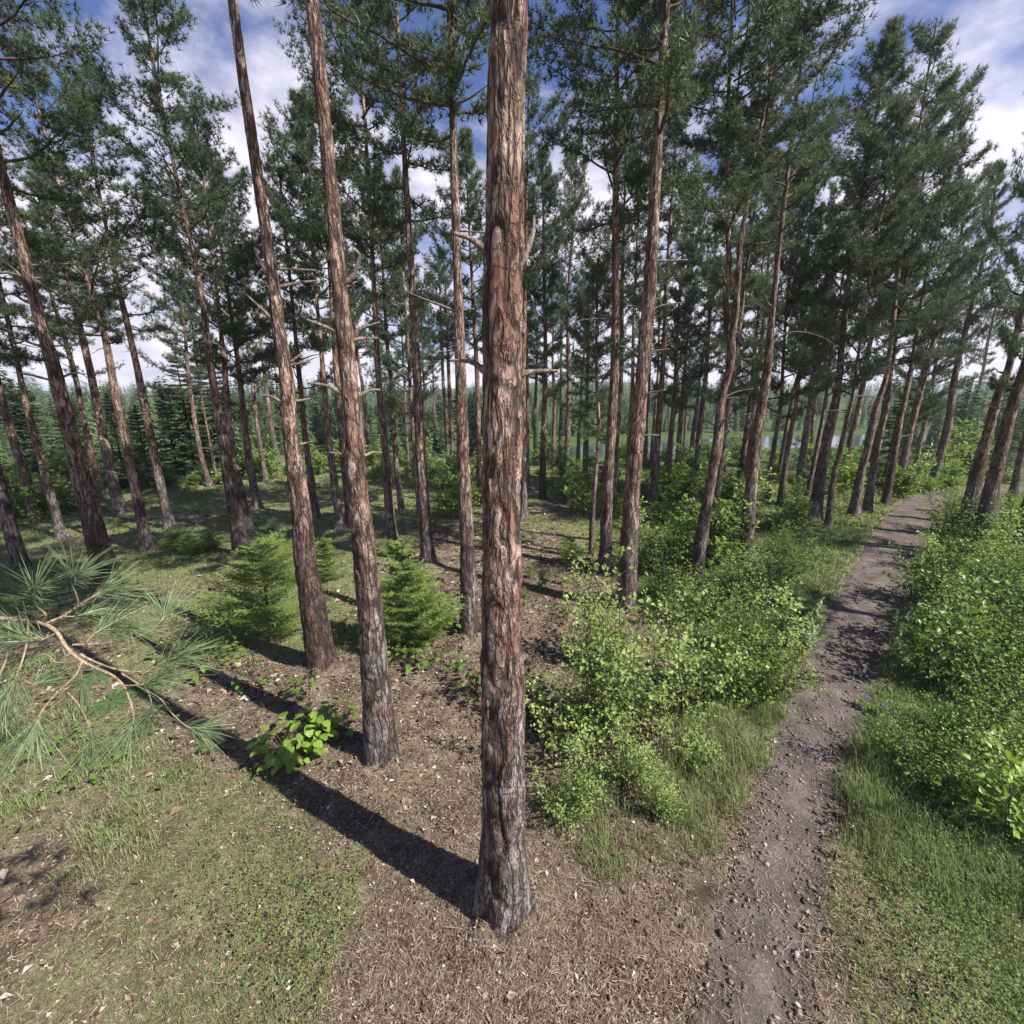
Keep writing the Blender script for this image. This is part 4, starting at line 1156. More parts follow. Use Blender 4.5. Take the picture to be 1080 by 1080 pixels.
# ------------------------------------------------------------------ broad-leaved herbs, fern, weeds, lupins
def broad_plant(px, py, h, n, label, seed, rs=0.35, lsize=0.12, name='leafy_herb', group='broad-leaved herbs', cat='herb', elong=0.85):
    rng = np.random.default_rng(seed)
    P = ground(px, py)
    o = thing(name, label, cat, P, 0, group)
    S = Geo(); c, ax, nm, ln, tn = [], [], [], [], []
    for i in range(n):
        a = rng.uniform(0, 6.28); r = rs * math.sqrt(rng.uniform(0.02, 1)); z = h * (rng.uniform(0.25, 1.0)) * (1 - 0.35 * r / rs)
        e = np.array([math.cos(a) * r, math.sin(a) * r, z])
        b = e * np.array([0.35, 0.35, 0]) + np.array([0, 0, -0.02])
        S.tube([b, b * 0.5 + e * 0.5 + np.array([0, 0, .03]), e], [0.004, 0.003, 0.002], 4, cap=False)
        c.append(e); ax.append([math.cos(a + rng.normal(0, .5)), math.sin(a + rng.normal(0, .5)), rng.uniform(-.25, .15)])
        nm.append(np.array([0, 0, 1.0]) + rng.normal(0, .22, 3)); ln.append(lsize * rng.uniform(0.65, 1.15)); tn.append(np.clip(rng.normal(0.55, .22), 0, 1))
    c = np.array(c); ln = np.array(ln); ax = unit(np.array(ax)); nm = unit(np.array(nm))
    # rounded leaf of eight edge points, folded on the midrib
    side = unit(np.cross(nm, ax)); nr = np.cross(ax, side)
    prof = [(0.0, 0.0), (0.12, 0.36), (0.38, 0.5), (0.68, 0.40), (0.9, 0.18), (1.0, 0.0)]
    m = len(c); V = []; T_ = []
    G = Geo()
    for sgn in (-1, 1):
        pts = [c + ax * ln[:, None] * u + side * sgn * ln[:, None] * v * elong + nr * ln[:, None] * (0.16 * v - 0.22 * u * u) for u, v in prof]
        mid = [c + ax * ln[:, None] * u - nr * ln[:, None] * 0.22 * u * u for u in (0.12, 0.38, 0.68, 0.9)]
        allp = np.stack(pts + mid, 1)        # 0..5 edge, 6..9 midrib
        k = np.arange(m)[:, None] * 10
        q = [(0, 1, 6), (6, 1, 2), (6, 2, 7), (7, 2, 3), (7, 3, 8), (8, 3, 4), (8, 4, 9), (9, 4, 5)]
        tr = np.concatenate([k + np.array([f if sgn > 0 else f[::-1]]) for f in q], 0)
        G.add(allp.reshape(-1, 3), tr, None, np.repeat(tn, 10), 0)
    link('stems', S.mesh('herb_stems', [M['stem']]), o)
    link('leaves', G.mesh('herb_leaves', [M['bright' if seed < 3 else 'broad']], True), o)
    return o


broad_plant(309, 797, 0.5, 95, 'brightest yellow-green herb with big round leaves on the litter at lower left', 1, 0.38, 0.115)
broad_plant(337, 778, 0.55, 46, 'round-leaved herb directly right of the brightest one', 2, 0.28, 0.115)
broad_plant(360, 768, 0.42, 16, 'small dim herb beside the foot of the pine with three stub tiers', 3, 0.2, 0.1)
broad_plant(322, 735, 0.4, 18, 'dark shaded herb close below the dark-footed pine', 4, 0.25, 0.09)
broad_plant(218, 706, 0.4, 40, 'spreading low herb with oval leaves right of the pale forked branch', 5, 0.5, 0.12, elong=0.6)
broad_plant(250, 684, 0.4, 24, 'low herb under the bushy round fir sapling', 6, 0.4, 0.09, elong=0.7)
broad_plant(497, 730, 0.55, 34, 'round-leaved herb left against the thickest pine', 7, 0.27, 0.095)
broad_plant(470, 668, 0.55, 34, 'herb spilling down right of the tallest fir sapling', 8, 0.32, 0.1)
broad_plant(430, 702, 0.5, 34, 'herb at the near foot of the tallest fir sapling', 9, 0.35, 0.1)
broad_plant(560, 760, 0.5, 30, 'glossy herb right against the thickest pine', 10, 0.24, 0.1)
broad_plant(562, 740, 0.62, 22, 'taller herb behind the glossy one beside the thickest pine', 11, 0.2, 0.09)
broad_plant(640, 585, 0.5, 40, 'low leafy herb in shade behind the pine with the forked dead limb', 12, 0.6, 0.1)


broad_plant(150, 775, 0.3, 26, 'low herb with small leaves in the grass at lower left, below the pale forked branch', 21, 0.4, 0.08, elong=0.7)
broad_plant(45, 790, 0.3, 26, 'low herb farthest left in the shaded grass at lower left', 22, 0.45, 0.08, elong=0.7)
broad_plant(395, 690, 0.35, 20, 'small herb between the dark-footed pine and the tallest fir sapling', 23, 0.3, 0.08)
broad_plant(300, 655, 0.3, 22, 'small herb right against the dark-footed pine, behind its foot', 24, 0.4, 0.08)
broad_plant(590, 650, 0.3, 22, 'small herb on bare litter left of the pale birch bush', 25, 0.35, 0.07)


broad_plant(268, 722, 0.3, 24, 'small herb in the strip of shade left of the brightest herb', 26, 0.3, 0.085, elong=0.7)
broad_plant(190, 690, 0.35, 34, 'leafy herb just under the upper tip of the pale forked branch', 27, 0.45, 0.1, elong=0.6)
broad_plant(385, 655, 0.3, 22, 'small herb in the gap between the dark-footed pine and the pine with three stub tiers', 28, 0.35, 0.08)
broad_plant(470, 705, 0.35, 26, 'small herb in front of the slim straight pine on brown litter', 29, 0.35, 0.085)
broad_plant(90, 818, 0.3, 26, 'small herb in the grass nearest the lower left corner', 30, 0.35, 0.075, elong=0.7)
broad_plant(232, 790, 0.25, 16, 'tiny herb left of the brightest herb where grass meets litter', 31, 0.22, 0.07)


def fern(px, py, label, seed, n=9, ln=0.42, group='ferns at lower left'):
    rng = np.random.default_rng(seed)
    P = ground(px, py); o = thing('fern', label, 'fern', P, rng.uniform(0, 6.28), group)
    for f in range(n):
        G = Geo()
        a = 6.28 * f / n + rng.normal(0, .2); L = ln * rng.uniform(.75, 1.15)
        pts = [np.array([0, 0, -0.02])]; d = unit(np.array([math.cos(a) * .55, math.sin(a) * .55, 1.0]))
        for k in range(12):
            d = unit(d + np.array([math.cos(a) * .10, math.sin(a) * .10, -0.17])); pts.append(pts[-1] + d * L / 12)
        pts = np.array(pts); G.tube(pts, np.linspace(.005, .0015, 13), 4, 0, 0.3, False)
        c, ax, l_ = [], [], []
        for k in range(22):
            q = 0.18 + 0.8 * k / 22; i0 = min(11, int(q * 12)); p = pts[i0] * (1 - (q * 12 - i0)) + pts[i0 + 1] * (q * 12 - i0)
            tg = unit(pts[i0 + 1] - pts[i0]); sd = unit(np.cross(tg, [0, 0, 1.0]))
            for s in (-1, 1):
                c.append(p); ax.append(unit(tg * .35 + sd * s + np.array([0, 0, -.1]))); l_.append(L * 0.24 * math.sin(math.pi * (0.12 + 0.86 * k / 22)) ** .8 + .008)
        V, t = leaf_quads(np.array(c), np.array(ax), np.tile([0, 0, 1.0], (len(c), 1)), np.array(l_), np.array(l_) * .17 + .003)
        G.add(V, t, None, rng.uniform(.3, .9), 0)
        link('frond', G.mesh('fern_frond', [M['fern']]), o)


fern(118, 742, 'fern under the pale forked branch, its fronds arching over litter', 1)
fern(150, 728, 'smaller fern on the right beneath the tip of the pale forked branch', 2, 8, .36)
fern(100, 715, 'shaded fern behind the stem of the pale forked branch', 3, 8, .36)


def weed(px, py, top, label, seed, mat='weed', name='tall_weed', group='pale weeds beside the path', cat='weed', n=3):
    rng = np.random.default_rng(seed)
    P = ground(px, py); h = on_plane(px, top, P).z - P.z
    o = thing(name, label, cat, P, 0, group)
    S = Geo(); G = Geo()
    for i in range(n):
        x0 = rng.normal(0, .07, 2) * (i > 0); hh = h * (1 if i == 0 else rng.uniform(.55, .9))
        top_ = np.array([x0[0] + rng.normal(0, .05), x0[1] + rng.normal(0, .05), hh])
        S.tube([(x0[0], x0[1], -.03), (x0[0], x0[1], hh * .5), top_], [.008, .006, .003], 5)
        m = 46
        q = rng.uniform(.15, 1, m); a = rng.uniform(0, 6.28, m)
        c = np.stack([x0[0] + (top_[0] - x0[0]) * q, x0[1] + (top_[1] - x0[1]) * q, hh * q], 1)
        L = h * (0.26 - .2 * q) * rng.uniform(.7, 1.2, m) + .03
        ax = np.stack([np.cos(a), np.sin(a), rng.uniform(.3, 1.1, m)], 1)
        V, t = leaf_quads(c, ax, np.tile([0, 0, 1.0], (m, 1)) + rng.normal(0, .3, (m, 3)), L, L * .38)
        G.add(V, t, None, np.repeat(rng.uniform(0, 1, m), 5), 0)
    link('stems', S.mesh('weed_stems', [M['weed']]), o)
    link('leaves', G.mesh('weed_leaves', [M['weed']]), o)
    return o


weed(855, 678, 628, 'tallest pale spiky weed on the left verge of the path', 1)
weed(846, 686, 650, 'pale spiky weed left beside the tallest one', 2)
weed(832, 688, 664, 'small pale weed farthest left on the verge of the path', 3)
weed(941, 694, 662, 'pale spiky weed on the right verge of the path', 4)
for px, py, tp, lab in [(953, 668, 648, 'pale blue-grey flower spikes on the right verge, behind the pale weed'), (914, 748, 730, 'pale blue-grey flower spikes lowest on the right verge of the path')]:
    P = ground(px, py); h = on_plane(px, tp, P).z - P.z
    o = thing('wild_flower', lab, 'flower', P, 0, 'blue flowers by the path')
    rng = np.random.default_rng(px); S = Geo(); B = Geo()
    for i in range(5):
        x0 = rng.normal(0, .12, 2); hh = h * rng.uniform(.65, 1.05)
        S.tube([(x0[0], x0[1], -.03), (x0[0] * 1.2, x0[1] * 1.2, hh)], [.005, .003], 4)
        m = 26; q = rng.uniform(.55, 1, m); a = rng.uniform(0, 6.28, m)
        c = np.stack([x0[0] * (1 + .2 * q), x0[1] * (1 + .2 * q), hh * q], 1)
        G = Geo(); V, t = leaf_quads(c, np.stack([np.cos(a), np.sin(a), np.full(m, .5)], 1), np.tile([0, 0, 1.0], (m, 1)), np.full(m, .026), np.full(m, .02)); G.add(V, t, None, np.repeat(rng.uniform(0, 1, m), 5))
        link('flower_spike', G.mesh('flower_petals', [M['lupin']]), o)
        m = 16; a = rng.uniform(0, 6.28, m); c = np.stack([np.full(m, x0[0]), np.full(m, x0[1]), rng.uniform(.05, .5, m) * hh], 1)
        V, t = leaf_quads(c, np.stack([np.cos(a), np.sin(a), rng.uniform(.1, .6, m)], 1), np.tile([0, 0, 1.0], (m, 1)), np.full(m, .09), np.full(m, .03)); B.add(V, t, None, np.repeat(rng.uniform(0, .5, m), 5))
    link('stems', S.mesh('flower_stems', [M['leafdark']]), o); link('leaves', B.mesh('flower_leaves', [M['leafdark']]), o)
# ------------------------------------------------------------------ the forked pine branch reaching in at the left
def near_branch():
    D0 = 1.75                                        # metres from the lens along the view
    def q(px, py, dd=0.0):
        d = ray(px, py); return np.array(CAM + d * (D0 + dd))
    root_p = q(0, 652)
    bx, by = -3.0, 0.75
    root = thing('pine_tree', 'pine beyond the left edge, its pale forked branch with long needle tufts reaching in low', 'pine tree', (bx, by, gz1(bx, by)), 0, 'tall pines of the wood')
    o3 = np.array(root.location)
    rg = random.Random(44)
    P = [(0, 0, -.15)] + [(rg.uniform(-.05, .05) - 0.04 * k, rg.uniform(-.05, .05) - .05 * k, 1.5 * k) for k in range(1, 10)]
    link('trunk', trunk_mesh(P, np.linspace(.15, .03, 10), 28, .06, 91, .01), root)
    add_crown(root, P[6], P[9], 1.7, 5)
    B = Geo()
    def tube(px, r0, r1, dds=None):
        pts = [q(x, y, 0 if dds is None else dds * k / (len(px) - 1)) - o3 for k, (x, y) in enumerate(px)]
        C = catmull(pts, 6); n = len(C)
        rr = .72 * np.linspace(r0, r1, n) * (1 + .08 * np.sin(np.arange(n) * 2.1))
        B.tube(C, rr, 8); return C
    start = np.array([(0 - .1), -.05, 3.05])
    C = catmull([start, root_p - o3 + np.array([-.5, 0, .05]), root_p - o3], 6)
    B.tube(C, np.linspace(.015, .008, len(C)), 8)
    tube([(0, 652), (24, 654), (46, 658), (60, 667), (72, 685), (86, 697)], .011, .0085)
    tips = []
    def arm(px, r0, r1, dd, tuft=True, n=115):
        C = tube(px, r0, r1, dd); 
        if tuft: tips.append((C, n))
    arm([(86, 697), (100, 704), (118, 712), (130, 723), (138, 742), (141, 760), (136, 770)], .0075, .004, .05)
    arm([(46, 658), (66, 650), (84, 638), (100, 628), (114, 620)], .007, .004, .12)
    arm([(84, 638), (80, 625), (76, 615), (80, 606)], .0045, .003, -.05)
    arm([(66, 650), (82, 650), (97, 646)], .0045, .003, .1)
    arm([(46, 658), (48, 648), (38, 639), (35, 630), (37, 618)], .005, .0035, -.1)
    arm([(77, 680), (105, 679), (135, 675), (155, 667), (170, 655), (174, 647)], .006, .0035, .1)
    arm([(91, 678), (100, 668), (114, 659)], .0045, .003, .12)
    arm([(84, 690), (105, 700), (128, 707), (150, 708), (170, 701), (190, 691)], .006, .0035, .05)
    arm([(87, 697), (80, 712), (66, 725), (50, 742), (41, 756), (37, 768)], .006, .0035, -.12)
    arm([(85, 700), (86, 716), (83, 732)], .004, .0025, .05, True, 60)
    arm([(128, 710), (155, 727), (170, 738), (182, 753), (197, 766), (210, 769)], .0045, .003, .15)
    arm([(84, 697), (60, 699), (48, 690), (20, 695)], .0045, .003, .05)
    arm([(30, 655), (28, 680), (18, 712), (4, 735)], .006, .003, -.15)
    arm([(10, 652), (8, 690), (-4, 720), (-12, 750)], .006, .003, -.1)
    arm([(20, 695), (6, 712), (-8, 728)], .004, .0025, .05)
    arm([(41, 756), (22, 764), (6, 776)], .0035, .0025, .08)
    arm([(66, 725), (84, 745), (96, 772), (98, 790)], .0045, .003, .1)
    arm([(18, 712), (36, 722), (48, 716)], .0035, .0025, .06)
    arm([(155, 727), (160, 745), (152, 762)], .0035, .0025, .1)
    arm([(130, 723), (150, 722), (166, 716)], .0035, .0025, .02)
    arm([(105, 679), (118, 668), (136, 662)], .0035, .0025, -.05)
    arm([(60, 667), (40, 676), (22, 672)], .0035, .0025, -.05)
    br = link('branch', B.mesh('branch', [M['pale_twig']], True), root)
    rng = np.random.default_rng(12)
    for C, n in tips:
        tg = unit(C[-1] - C[-5])
        k = n
        f = rng.uniform(0, 1, k) ** 1.5 * min(len(C) - 2, 8); i0 = len(C) - 2 - np.floor(f).astype(int); c = C[i0] * (1 - f % 1)[:, None] + C[i0 + 1] * (f % 1)[:, None]; base = np.repeat(tg[None], k, 0)
        out = unit(base * .8 + unit(rng.normal(size=(k, 3))) * .6)
        L = rng.uniform(.07, .21, k)
        # each needle is a slim bent strip of three pieces
        side = unit(np.cross(out, rng.normal(size=(k, 3)))) * .0011
        G = Geo()
        sag = np.array([0, 0, -.02])
        rows = []
        for u, w in ((0, .8), (.4, 1), (.75, .8), (1, .15)):
            m = c + out * (L * u)[:, None] + sag * u * u
            rows += [m - side * w, m + side * w]
        V = np.stack(rows, 1).reshape(-1, 3); kk = np.arange(k)[:, None] * 8
        Qd = np.concatenate([kk + np.array([[0, 1, 3, 2]]), kk + np.array([[2, 3, 5, 4]]), kk + np.array([[4, 5, 7, 6]])], 0)
        G.add(V, None, Qd, np.repeat(np.clip(rng.normal(.5, .3, k), 0, 1), 8), 0)
        link('needle_tuft', G.mesh('needle_tuft', [M['long_needle']]), root)


near_branch()

# ------------------------------------------------------------------ fallen sticks
def stick(pxs, r, label, lift=0.02, mat='dead'):
    pts = [np.array(ground(x, y)) + np.array([0, 0, lift + .01 * (k % 2)]) for k, (x, y) in enumerate(pxs)]
    o3 = pts[0].copy(); G = Geo(); C = catmull([p - o3 for p in pts], 6)
    G.tube(C, np.linspace(r, r * .35, len(C)), 7)
    o = link('fallen_stick', G.mesh('fallen_stick', [M[mat]], True), None, o3)
    tag(o, label, 'stick', 'fallen sticks'); return o


stick([(484, 726), (466, 722), (450, 723), (438, 732)], .012, 'thin bent stick on the litter left of the thickest pine')
stick([(492, 744), (496, 758), (500, 768)], .008, 'short dark stick close to the foot of the thickest pine')
o = stick([(764, 826), (772, 822), (776, 812), (776, 804)], .011, 'curved pale pinkish stick in the grass near the path', .03, 'pale_twig')
stick([(163, 751), (172, 753), (180, 757)], .014, 'pale broken stick in the shadow at lower left', .02, 'pale_twig')

build_ground()

# ------------------------------------------------------------------ grass, litter, pebbles, moss (uncountable)
def scatter(n, rmin, rmax, seed, weight=None, power=1.6, amax=1.2):
    """points on the ground in front of the viewer, denser towards the lens"""
    rng = np.random.default_rng(seed)
    X = []; Y = []
    got = 0
    for _ in range(40):
        r = rmin * (rmax / rmin) ** (rng.uniform(size=n) ** (1 / power * 1.3)); a = rng.uniform(-amax, amax, n)
        x = r * np.sin(a); y = r * np.cos(a)
        k = in_view(x, y)
        x, y = x[k], y[k]
        if weight is not None:
            k = rng.uniform(size=len(x)) < weight(x, y); x, y = x[k], y[k]
        X.append(x); Y.append(y); got += len(x)
        if got >= n: break
    X = np.concatenate(X)[:n]; Y = np.concatenate(Y)[:n]
    return X, Y, rng


def floor_z(x, y):
    return gz(x, y) + 0.025 * patch(x, y, 2.3) + mound(x, y)


def grass_blades(n, rmin, rmax, seed, weight, hfun, name, bl=3, wmul=1.0, tintf=None):
    X, Y, rng = scatter(n, rmin, rmax, seed, weight)
    # tufts: bl blades at every spot
    X = np.repeat(X, bl) + rng.normal(0, .03, len(X) * bl); Y = np.repeat(Y, bl) + rng.normal(0, .03, len(Y) * bl)
    k = path_dist(X, Y) > rng.uniform(-0.12, 0.12, len(X)); X, Y = X[k], Y[k]
    Z = floor_z(X, Y); n = len(X)
    h = hfun(X, Y, rng) * rng.uniform(.55, 1.25, n)
    a = rng.uniform(0, 6.28, n); lean = rng.uniform(.1, .9, n)
    R = np.hypot(X, Y)
    w = wmul * np.clip(R * .0011, .004, .02)
    b = np.stack([X, Y, Z - .01], 1)
    dr = np.stack([np.cos(a), np.sin(a), np.zeros(n)], 1); sd = np.stack([-np.sin(a), np.cos(a), np.zeros(n)], 1)
    up = np.array([0, 0, 1.0])
    m = b + up * (h * .6)[:, None] + dr * (h * lean * .25)[:, None]
    t = b + up * (h * (1 - .25 * lean))[:, None] + dr * (h * lean * .8)[:, None]
    V = np.stack([b - sd * (w * .5)[:, None], b + sd * (w * .5)[:, None], m + sd * (w * .4)[:, None], m - sd * (w * .4)[:, None], t], 1).reshape(-1, 3)
    kk = np.arange(n)[:, None] * 5
    tint = np.clip(rng.normal(.42, .2, n) + .15 * patch(X, Y, 1.1), 0, 1)
    if tintf is not None: tint = np.clip(tint + tintf(X, Y), 0, 1)
    me = mesh_np(name, V, [kk + np.array([[2, 4, 3]]), kk + np.array([[0, 1, 2, 3]])], M['grass'], np.repeat(tint, 5))
    o = link(name, me); tag(o, kind='stuff'); return o


def w_lawn(x, y):
    return np.clip(green_at(x, y) * 1.3 - .25, 0.02, 1)


grass_blades(90000, 2.0, 34, 1, w_lawn, lambda x, y, r: .05 + .045 * smooth(8, 20, np.hypot(x, y)) + .05 * smooth(2, 4, x), 'short_grass', 3)
TG = [(600, 850, .4, .2), (650, 865, .45, .22), (720, 850, .5, .26), (760, 815, .45, .3), (690, 835, .5, .26), (130, 812, .5, .12), (50, 800, .6, .14), (190, 822, .4, .1), (20, 850, .7, .14), (120, 880, .7, .12), (738, 800, .8, .28), (700, 815, .5, .24), (760, 770, .5, .3), (775, 840, .5, .22), (660, 830, .4, .2), (912, 800, .35, .36), (900, 840, .5, .3), (940, 820, .6, .3), (960, 790, .7, .3), (870, 620, .5, .2), (835, 700, .6, .22), (940, 700, .4, .25),
      (930, 735, .4, .22), (1000, 830, .9, .3), (880, 575, .8, .16), (900, 560, .8, .16), (925, 548, .9, .18), (40, 700, .6, .16), (640, 840, .4, .25), (820, 760, .5, .22), (790, 800, .5, .3), (860, 590, .6, .16), (60, 760, .6, .14), (160, 790, .5, .12), (100, 800, .5, .12),
      (975, 900, 1.0, .22), (720, 880, .6, .18), (1040, 900, 1.0, .22), (640, 900, .4, .14)]
TGP = [(ground(a, b), r, h) for a, b, r, h in TG]


def w_tall(x, y):
    w = np.zeros(len(x))
    for P, r, h in TGP: w = np.maximum(w, 1 - smooth(.1, 1.1, np.hypot(x - P.x, y - P.y) / r))
    return w * (.25 + .75 * (patch(x, y, 3.1) > -.1))


def h_tall(x, y, rng):
    hh = np.full(len(x), .1)
    for P, r, h in TGP: hh = np.maximum(hh, h * (1 - smooth(.4, 1.1, np.hypot(x - P.x, y - P.y) / r)))
    return hh


grass_blades(6000, 2.2, 16, 2, w_tall, h_tall, 'tall_grass', 3, 1.05, lambda x, y: .26 * (x < 3.4) + .2)


def ground_cover(n, seed):
    """low creeping leaves (bilberry and clover) over the shaded floor"""
    def w(x, y):
        r = np.hypot(x, y)
        a = smooth(2.0, 4.0, x) * .8 + .4 * smooth(.0, .5, patch(x, y, .7)) * (green_at(x, y) > .45)
        return np.clip(a, 0, 1) * (path_dist(x, y) > .05)
    X, Y, rng = scatter(n, 2.2, 30, seed, w)
    R = np.hypot(X, Y); Z = floor_z(X, Y) + rng.uniform(.01, .16, len(X)) * smooth(.1, .7, path_dist(X, Y))
    l = np.clip(R * .0042, .022, .1) * rng.uniform(.7, 1.3, len(X))
    a = rng.uniform(0, 6.28, len(X))
    V, t = leaf_quads(np.stack([X, Y, Z], 1), np.stack([np.cos(a), np.sin(a), rng.uniform(-.2, .5, len(X))], 1), np.array([0, 0, 1.0]) + rng.normal(0, .4, (len(X), 3)), l, l * .7)
    o = link('ground_cover', mesh_np('ground_cover', V, [t], M['leafdark'], np.repeat(rng.uniform(0, 1, len(X)), 5))); tag(o, kind='stuff')


ground_cover(60000, 5)


def litter_bits(n, seed):
    X, Y, rng = scatter(n, 1.0, 16, seed, lambda x, y: np.clip(1.15 - green_at(x, y), .08, 1))
    k = path_dist(X, Y) > -.1; X, Y = X[k], Y[k]; n = len(X)
    Z = floor_z(X, Y) + rng.uniform(.0, .02, n)
    R = np.hypot(X, Y)
    a = rng.uniform(0, 6.28, n); L = rng.lognormal(math.log(.028), .5, n) * np.clip(R / 5, .6, 2); Wd = L * rng.uniform(.15, .8, n); tw = rng.uniform(size=n) < .12; L = np.where(tw, L * 3.2, L); Wd = np.where(tw, .006, Wd)
    ax = np.stack([np.cos(a), np.sin(a), rng.normal(0, .25, n)], 1); nm = np.array([0, 0, 1.0]) + rng.normal(0, .45, (n, 3))
    V, t = leaf_quads(np.stack([X, Y, Z], 1), ax, nm, L, Wd, .4)
    o = link('leaf_litter', mesh_np('leaf_litter', V, [t], M['litter'], np.repeat(np.clip(rng.beta(1.1, 1.7, n), 0, 1), 5))); tag(o, kind='stuff')


litter_bits(90000, 8)


def pebbles(n, seed):
    rng = np.random.default_rng(seed)
    i = rng.integers(0, len(PATH_C), n * 3); C = PATH_C[i]
    x = C[:, 0] + rng.normal(0, .42, len(i)) * C[:, 2] + rng.uniform(-.3, .3, len(i)); y = C[:, 1] + rng.normal(0, .42, len(i)) * C[:, 2] + rng.uniform(-.3, .3, len(i))
    k = (np.hypot(x, y) > 1.0) & (y > 0) & (y < 16); x, y = x[k][:n], y[k][:n]
    # and a sprinkle on the bare litter
    X2, Y2, r2 = scatter(900, 2, 12, seed + 1, lambda a, b: np.clip(.9 - green_at(a, b), 0, 1)); x = np.concatenate([x, X2]); y = np.concatenate([y, Y2]); n = len(x)
    s = np.clip(rng.lognormal(math.log(.010), .45, n), .004, .032)
    # an eight-cornered rounded stone
    ico = unit(np.array([(1, 0, 0), (-1, 0, 0), (0, 1, 0), (0, -1, 0), (0, 0, 1), (0, 0, -1), (.7, .7, .45), (-.7, .7, .45), (.7, -.7, .45), (-.7, -.7, .45)], float))
    f = np.array([(4, 0, 6), (4, 6, 2), (4, 2, 7), (4, 7, 1), (4, 1, 9), (4, 9, 3), (4, 3, 8), (4, 8, 0), (5, 6, 0), (5, 2, 6), (5, 7, 2), (5, 1, 7), (5, 9, 1), (5, 3, 9), (5, 8, 3), (5, 0, 8)])
    a = rng.uniform(0, 6.28, n); ca, sa = np.cos(a), np.sin(a)
    st = rng.uniform(.6, 1.3, (n, 3)) * np.array([1.2, .9, .6])
    B = ico[None] * st[:, None, :] * s[:, None, None] * rng.uniform(.85, 1.15, (n, 10, 1))
    V = np.stack([B[..., 0] * ca[:, None] - B[..., 1] * sa[:, None], B[..., 0] * sa[:, None] + B[..., 1] * ca[:, None], B[..., 2]], -1)
    Z = np.where(path_dist(x, y) < 0, gz(x, y), floor_z(x, y))
    V = V + np.stack([x, y, Z + s * .2], 1)[:, None, :]
    t = (np.arange(n)[:, None, None] * 10 + f[None]).reshape(-1, 3)
    o = link('pebbles', mesh_np('pebbles', V.reshape(-1, 3), [t], M['stone'], np.repeat(rng.uniform(0, 1, n), 10))); tag(o, kind='stuff')


pebbles(3200, 9)

# ------------------------------------------------------------------ the far forest on the hills
def conifer_template(rng, pine, wn, m):
    V, T_, ti = [], [], []
    a0 = 0.0
    for w in range(wn):
        u = w / (wn - 1); z = (.05 + .93 * u) if not pine else (.38 + .6 * u)
        R_ = (.17 * (1 - u) ** .85 + .008) if not pine else .15 * math.sin(math.pi * (.12 + .8 * u)) ** .7
        mm = max(4, int(m * (0.4 + 0.6 * R_ / .17)))
        for b in range(mm):
            a0 += 2.4 + rng.normal(0, .4); r = R_ * rng.uniform(.55, 1.2)
            da = rng.uniform(.16, .3); zz_ = z + rng.normal(0, .012); dr = (-.035 if not pine else .015)
            c, s_ = math.cos(a0), math.sin(a0)
            q = len(V)
            V += [(r * .15 * c, r * .15 * s_, zz_ + .015), (r * .7 * math.cos(a0 - da), r * .7 * math.sin(a0 - da), zz_ + dr * .8 + rng.normal(0, .008)), (r * c, r * s_, zz_ + dr + rng.normal(0, .008)), (r * .7 * math.cos(a0 + da), r * .7 * math.sin(a0 + da), zz_ + dr * .8 + rng.normal(0, .008))]
            ti += [rng.uniform()] * 4; T_ += [(q, q + 1, q + 2), (q, q + 2, q + 3)]
    for b in range(4):
        a, a2 = b * 1.5708, (b + 1) * 1.5708; rr = .011; q = len(V)
        V += [(rr * math.cos(a), rr * math.sin(a), 0), (rr * math.cos(a2), rr * math.sin(a2), 0), (0, 0, .9)]; ti += [0.9] * 3; T_ += [(q, q + 1, q + 2)]
    return np.array(V), np.array(T_), np.array(ti)


def far_forest(seed):
    rng = np.random.default_rng(seed)
    near_t = [conifer_template(rng, k >= 5, 24, 15) for k in range(7)]; far_t = [conifer_template(rng, k >= 4, 14, 9) for k in range(6)]
    VV, TT, tt = [], [], []; base = 0
    for n, r0, r1, pw, temps, h0, h1 in ((1000, 36, 84, 1.0, near_t, 1.4, 6.2), (700, 78, 150, 1.0, near_t, 3.0, 7.0), (3200, 130, 480, 1.0, far_t, 6.0, 11.0)):
        D = rng.uniform(0, 1, n * 3); r = r0 + (r1 - r0) * D ** pw; a = rng.uniform(-1.15, 1.15, n * 3)
        x, y = r * np.sin(a), r * np.cos(a)
        k = (lake_r(x, y) > 1.3) & (path_dist(x, y) > 1.5)
        if r0 < 78: k &= (a < 0.02) | (lake_r(x, y) > 1.35) & (r > 50)
        x, y = x[k][:n], y[k][:n]; m = len(x)
        z = gz(x, y) - .1; h = h0 + (h1 - h0) * rng.uniform(0, 1, m) ** 1.5; kind = rng.integers(0, len(temps), m)
        for i in range(m):
            V, T_, ti = temps[kind[i]]
            th = rng.uniform(0, 6.28); c, s = math.cos(th), math.sin(th); f = h[i] * rng.uniform(.75, 1.15)
            W = np.stack([(V[:, 0] * c - V[:, 1] * s) * f + x[i], (V[:, 0] * s + V[:, 1] * c) * f + y[i], V[:, 2] * h[i] + z[i]], 1)
            VV.append(W); TT.append(T_ + base); tt.append(np.clip(.5 * ti + .5 * rng.uniform(), 0, 1)); base += len(V)
    o = link('forest', mesh_np('forest', np.vstack(VV), [np.vstack(TT)], M['forest'], np.concatenate(tt))); tag(o, kind='stuff')


far_forest(21)

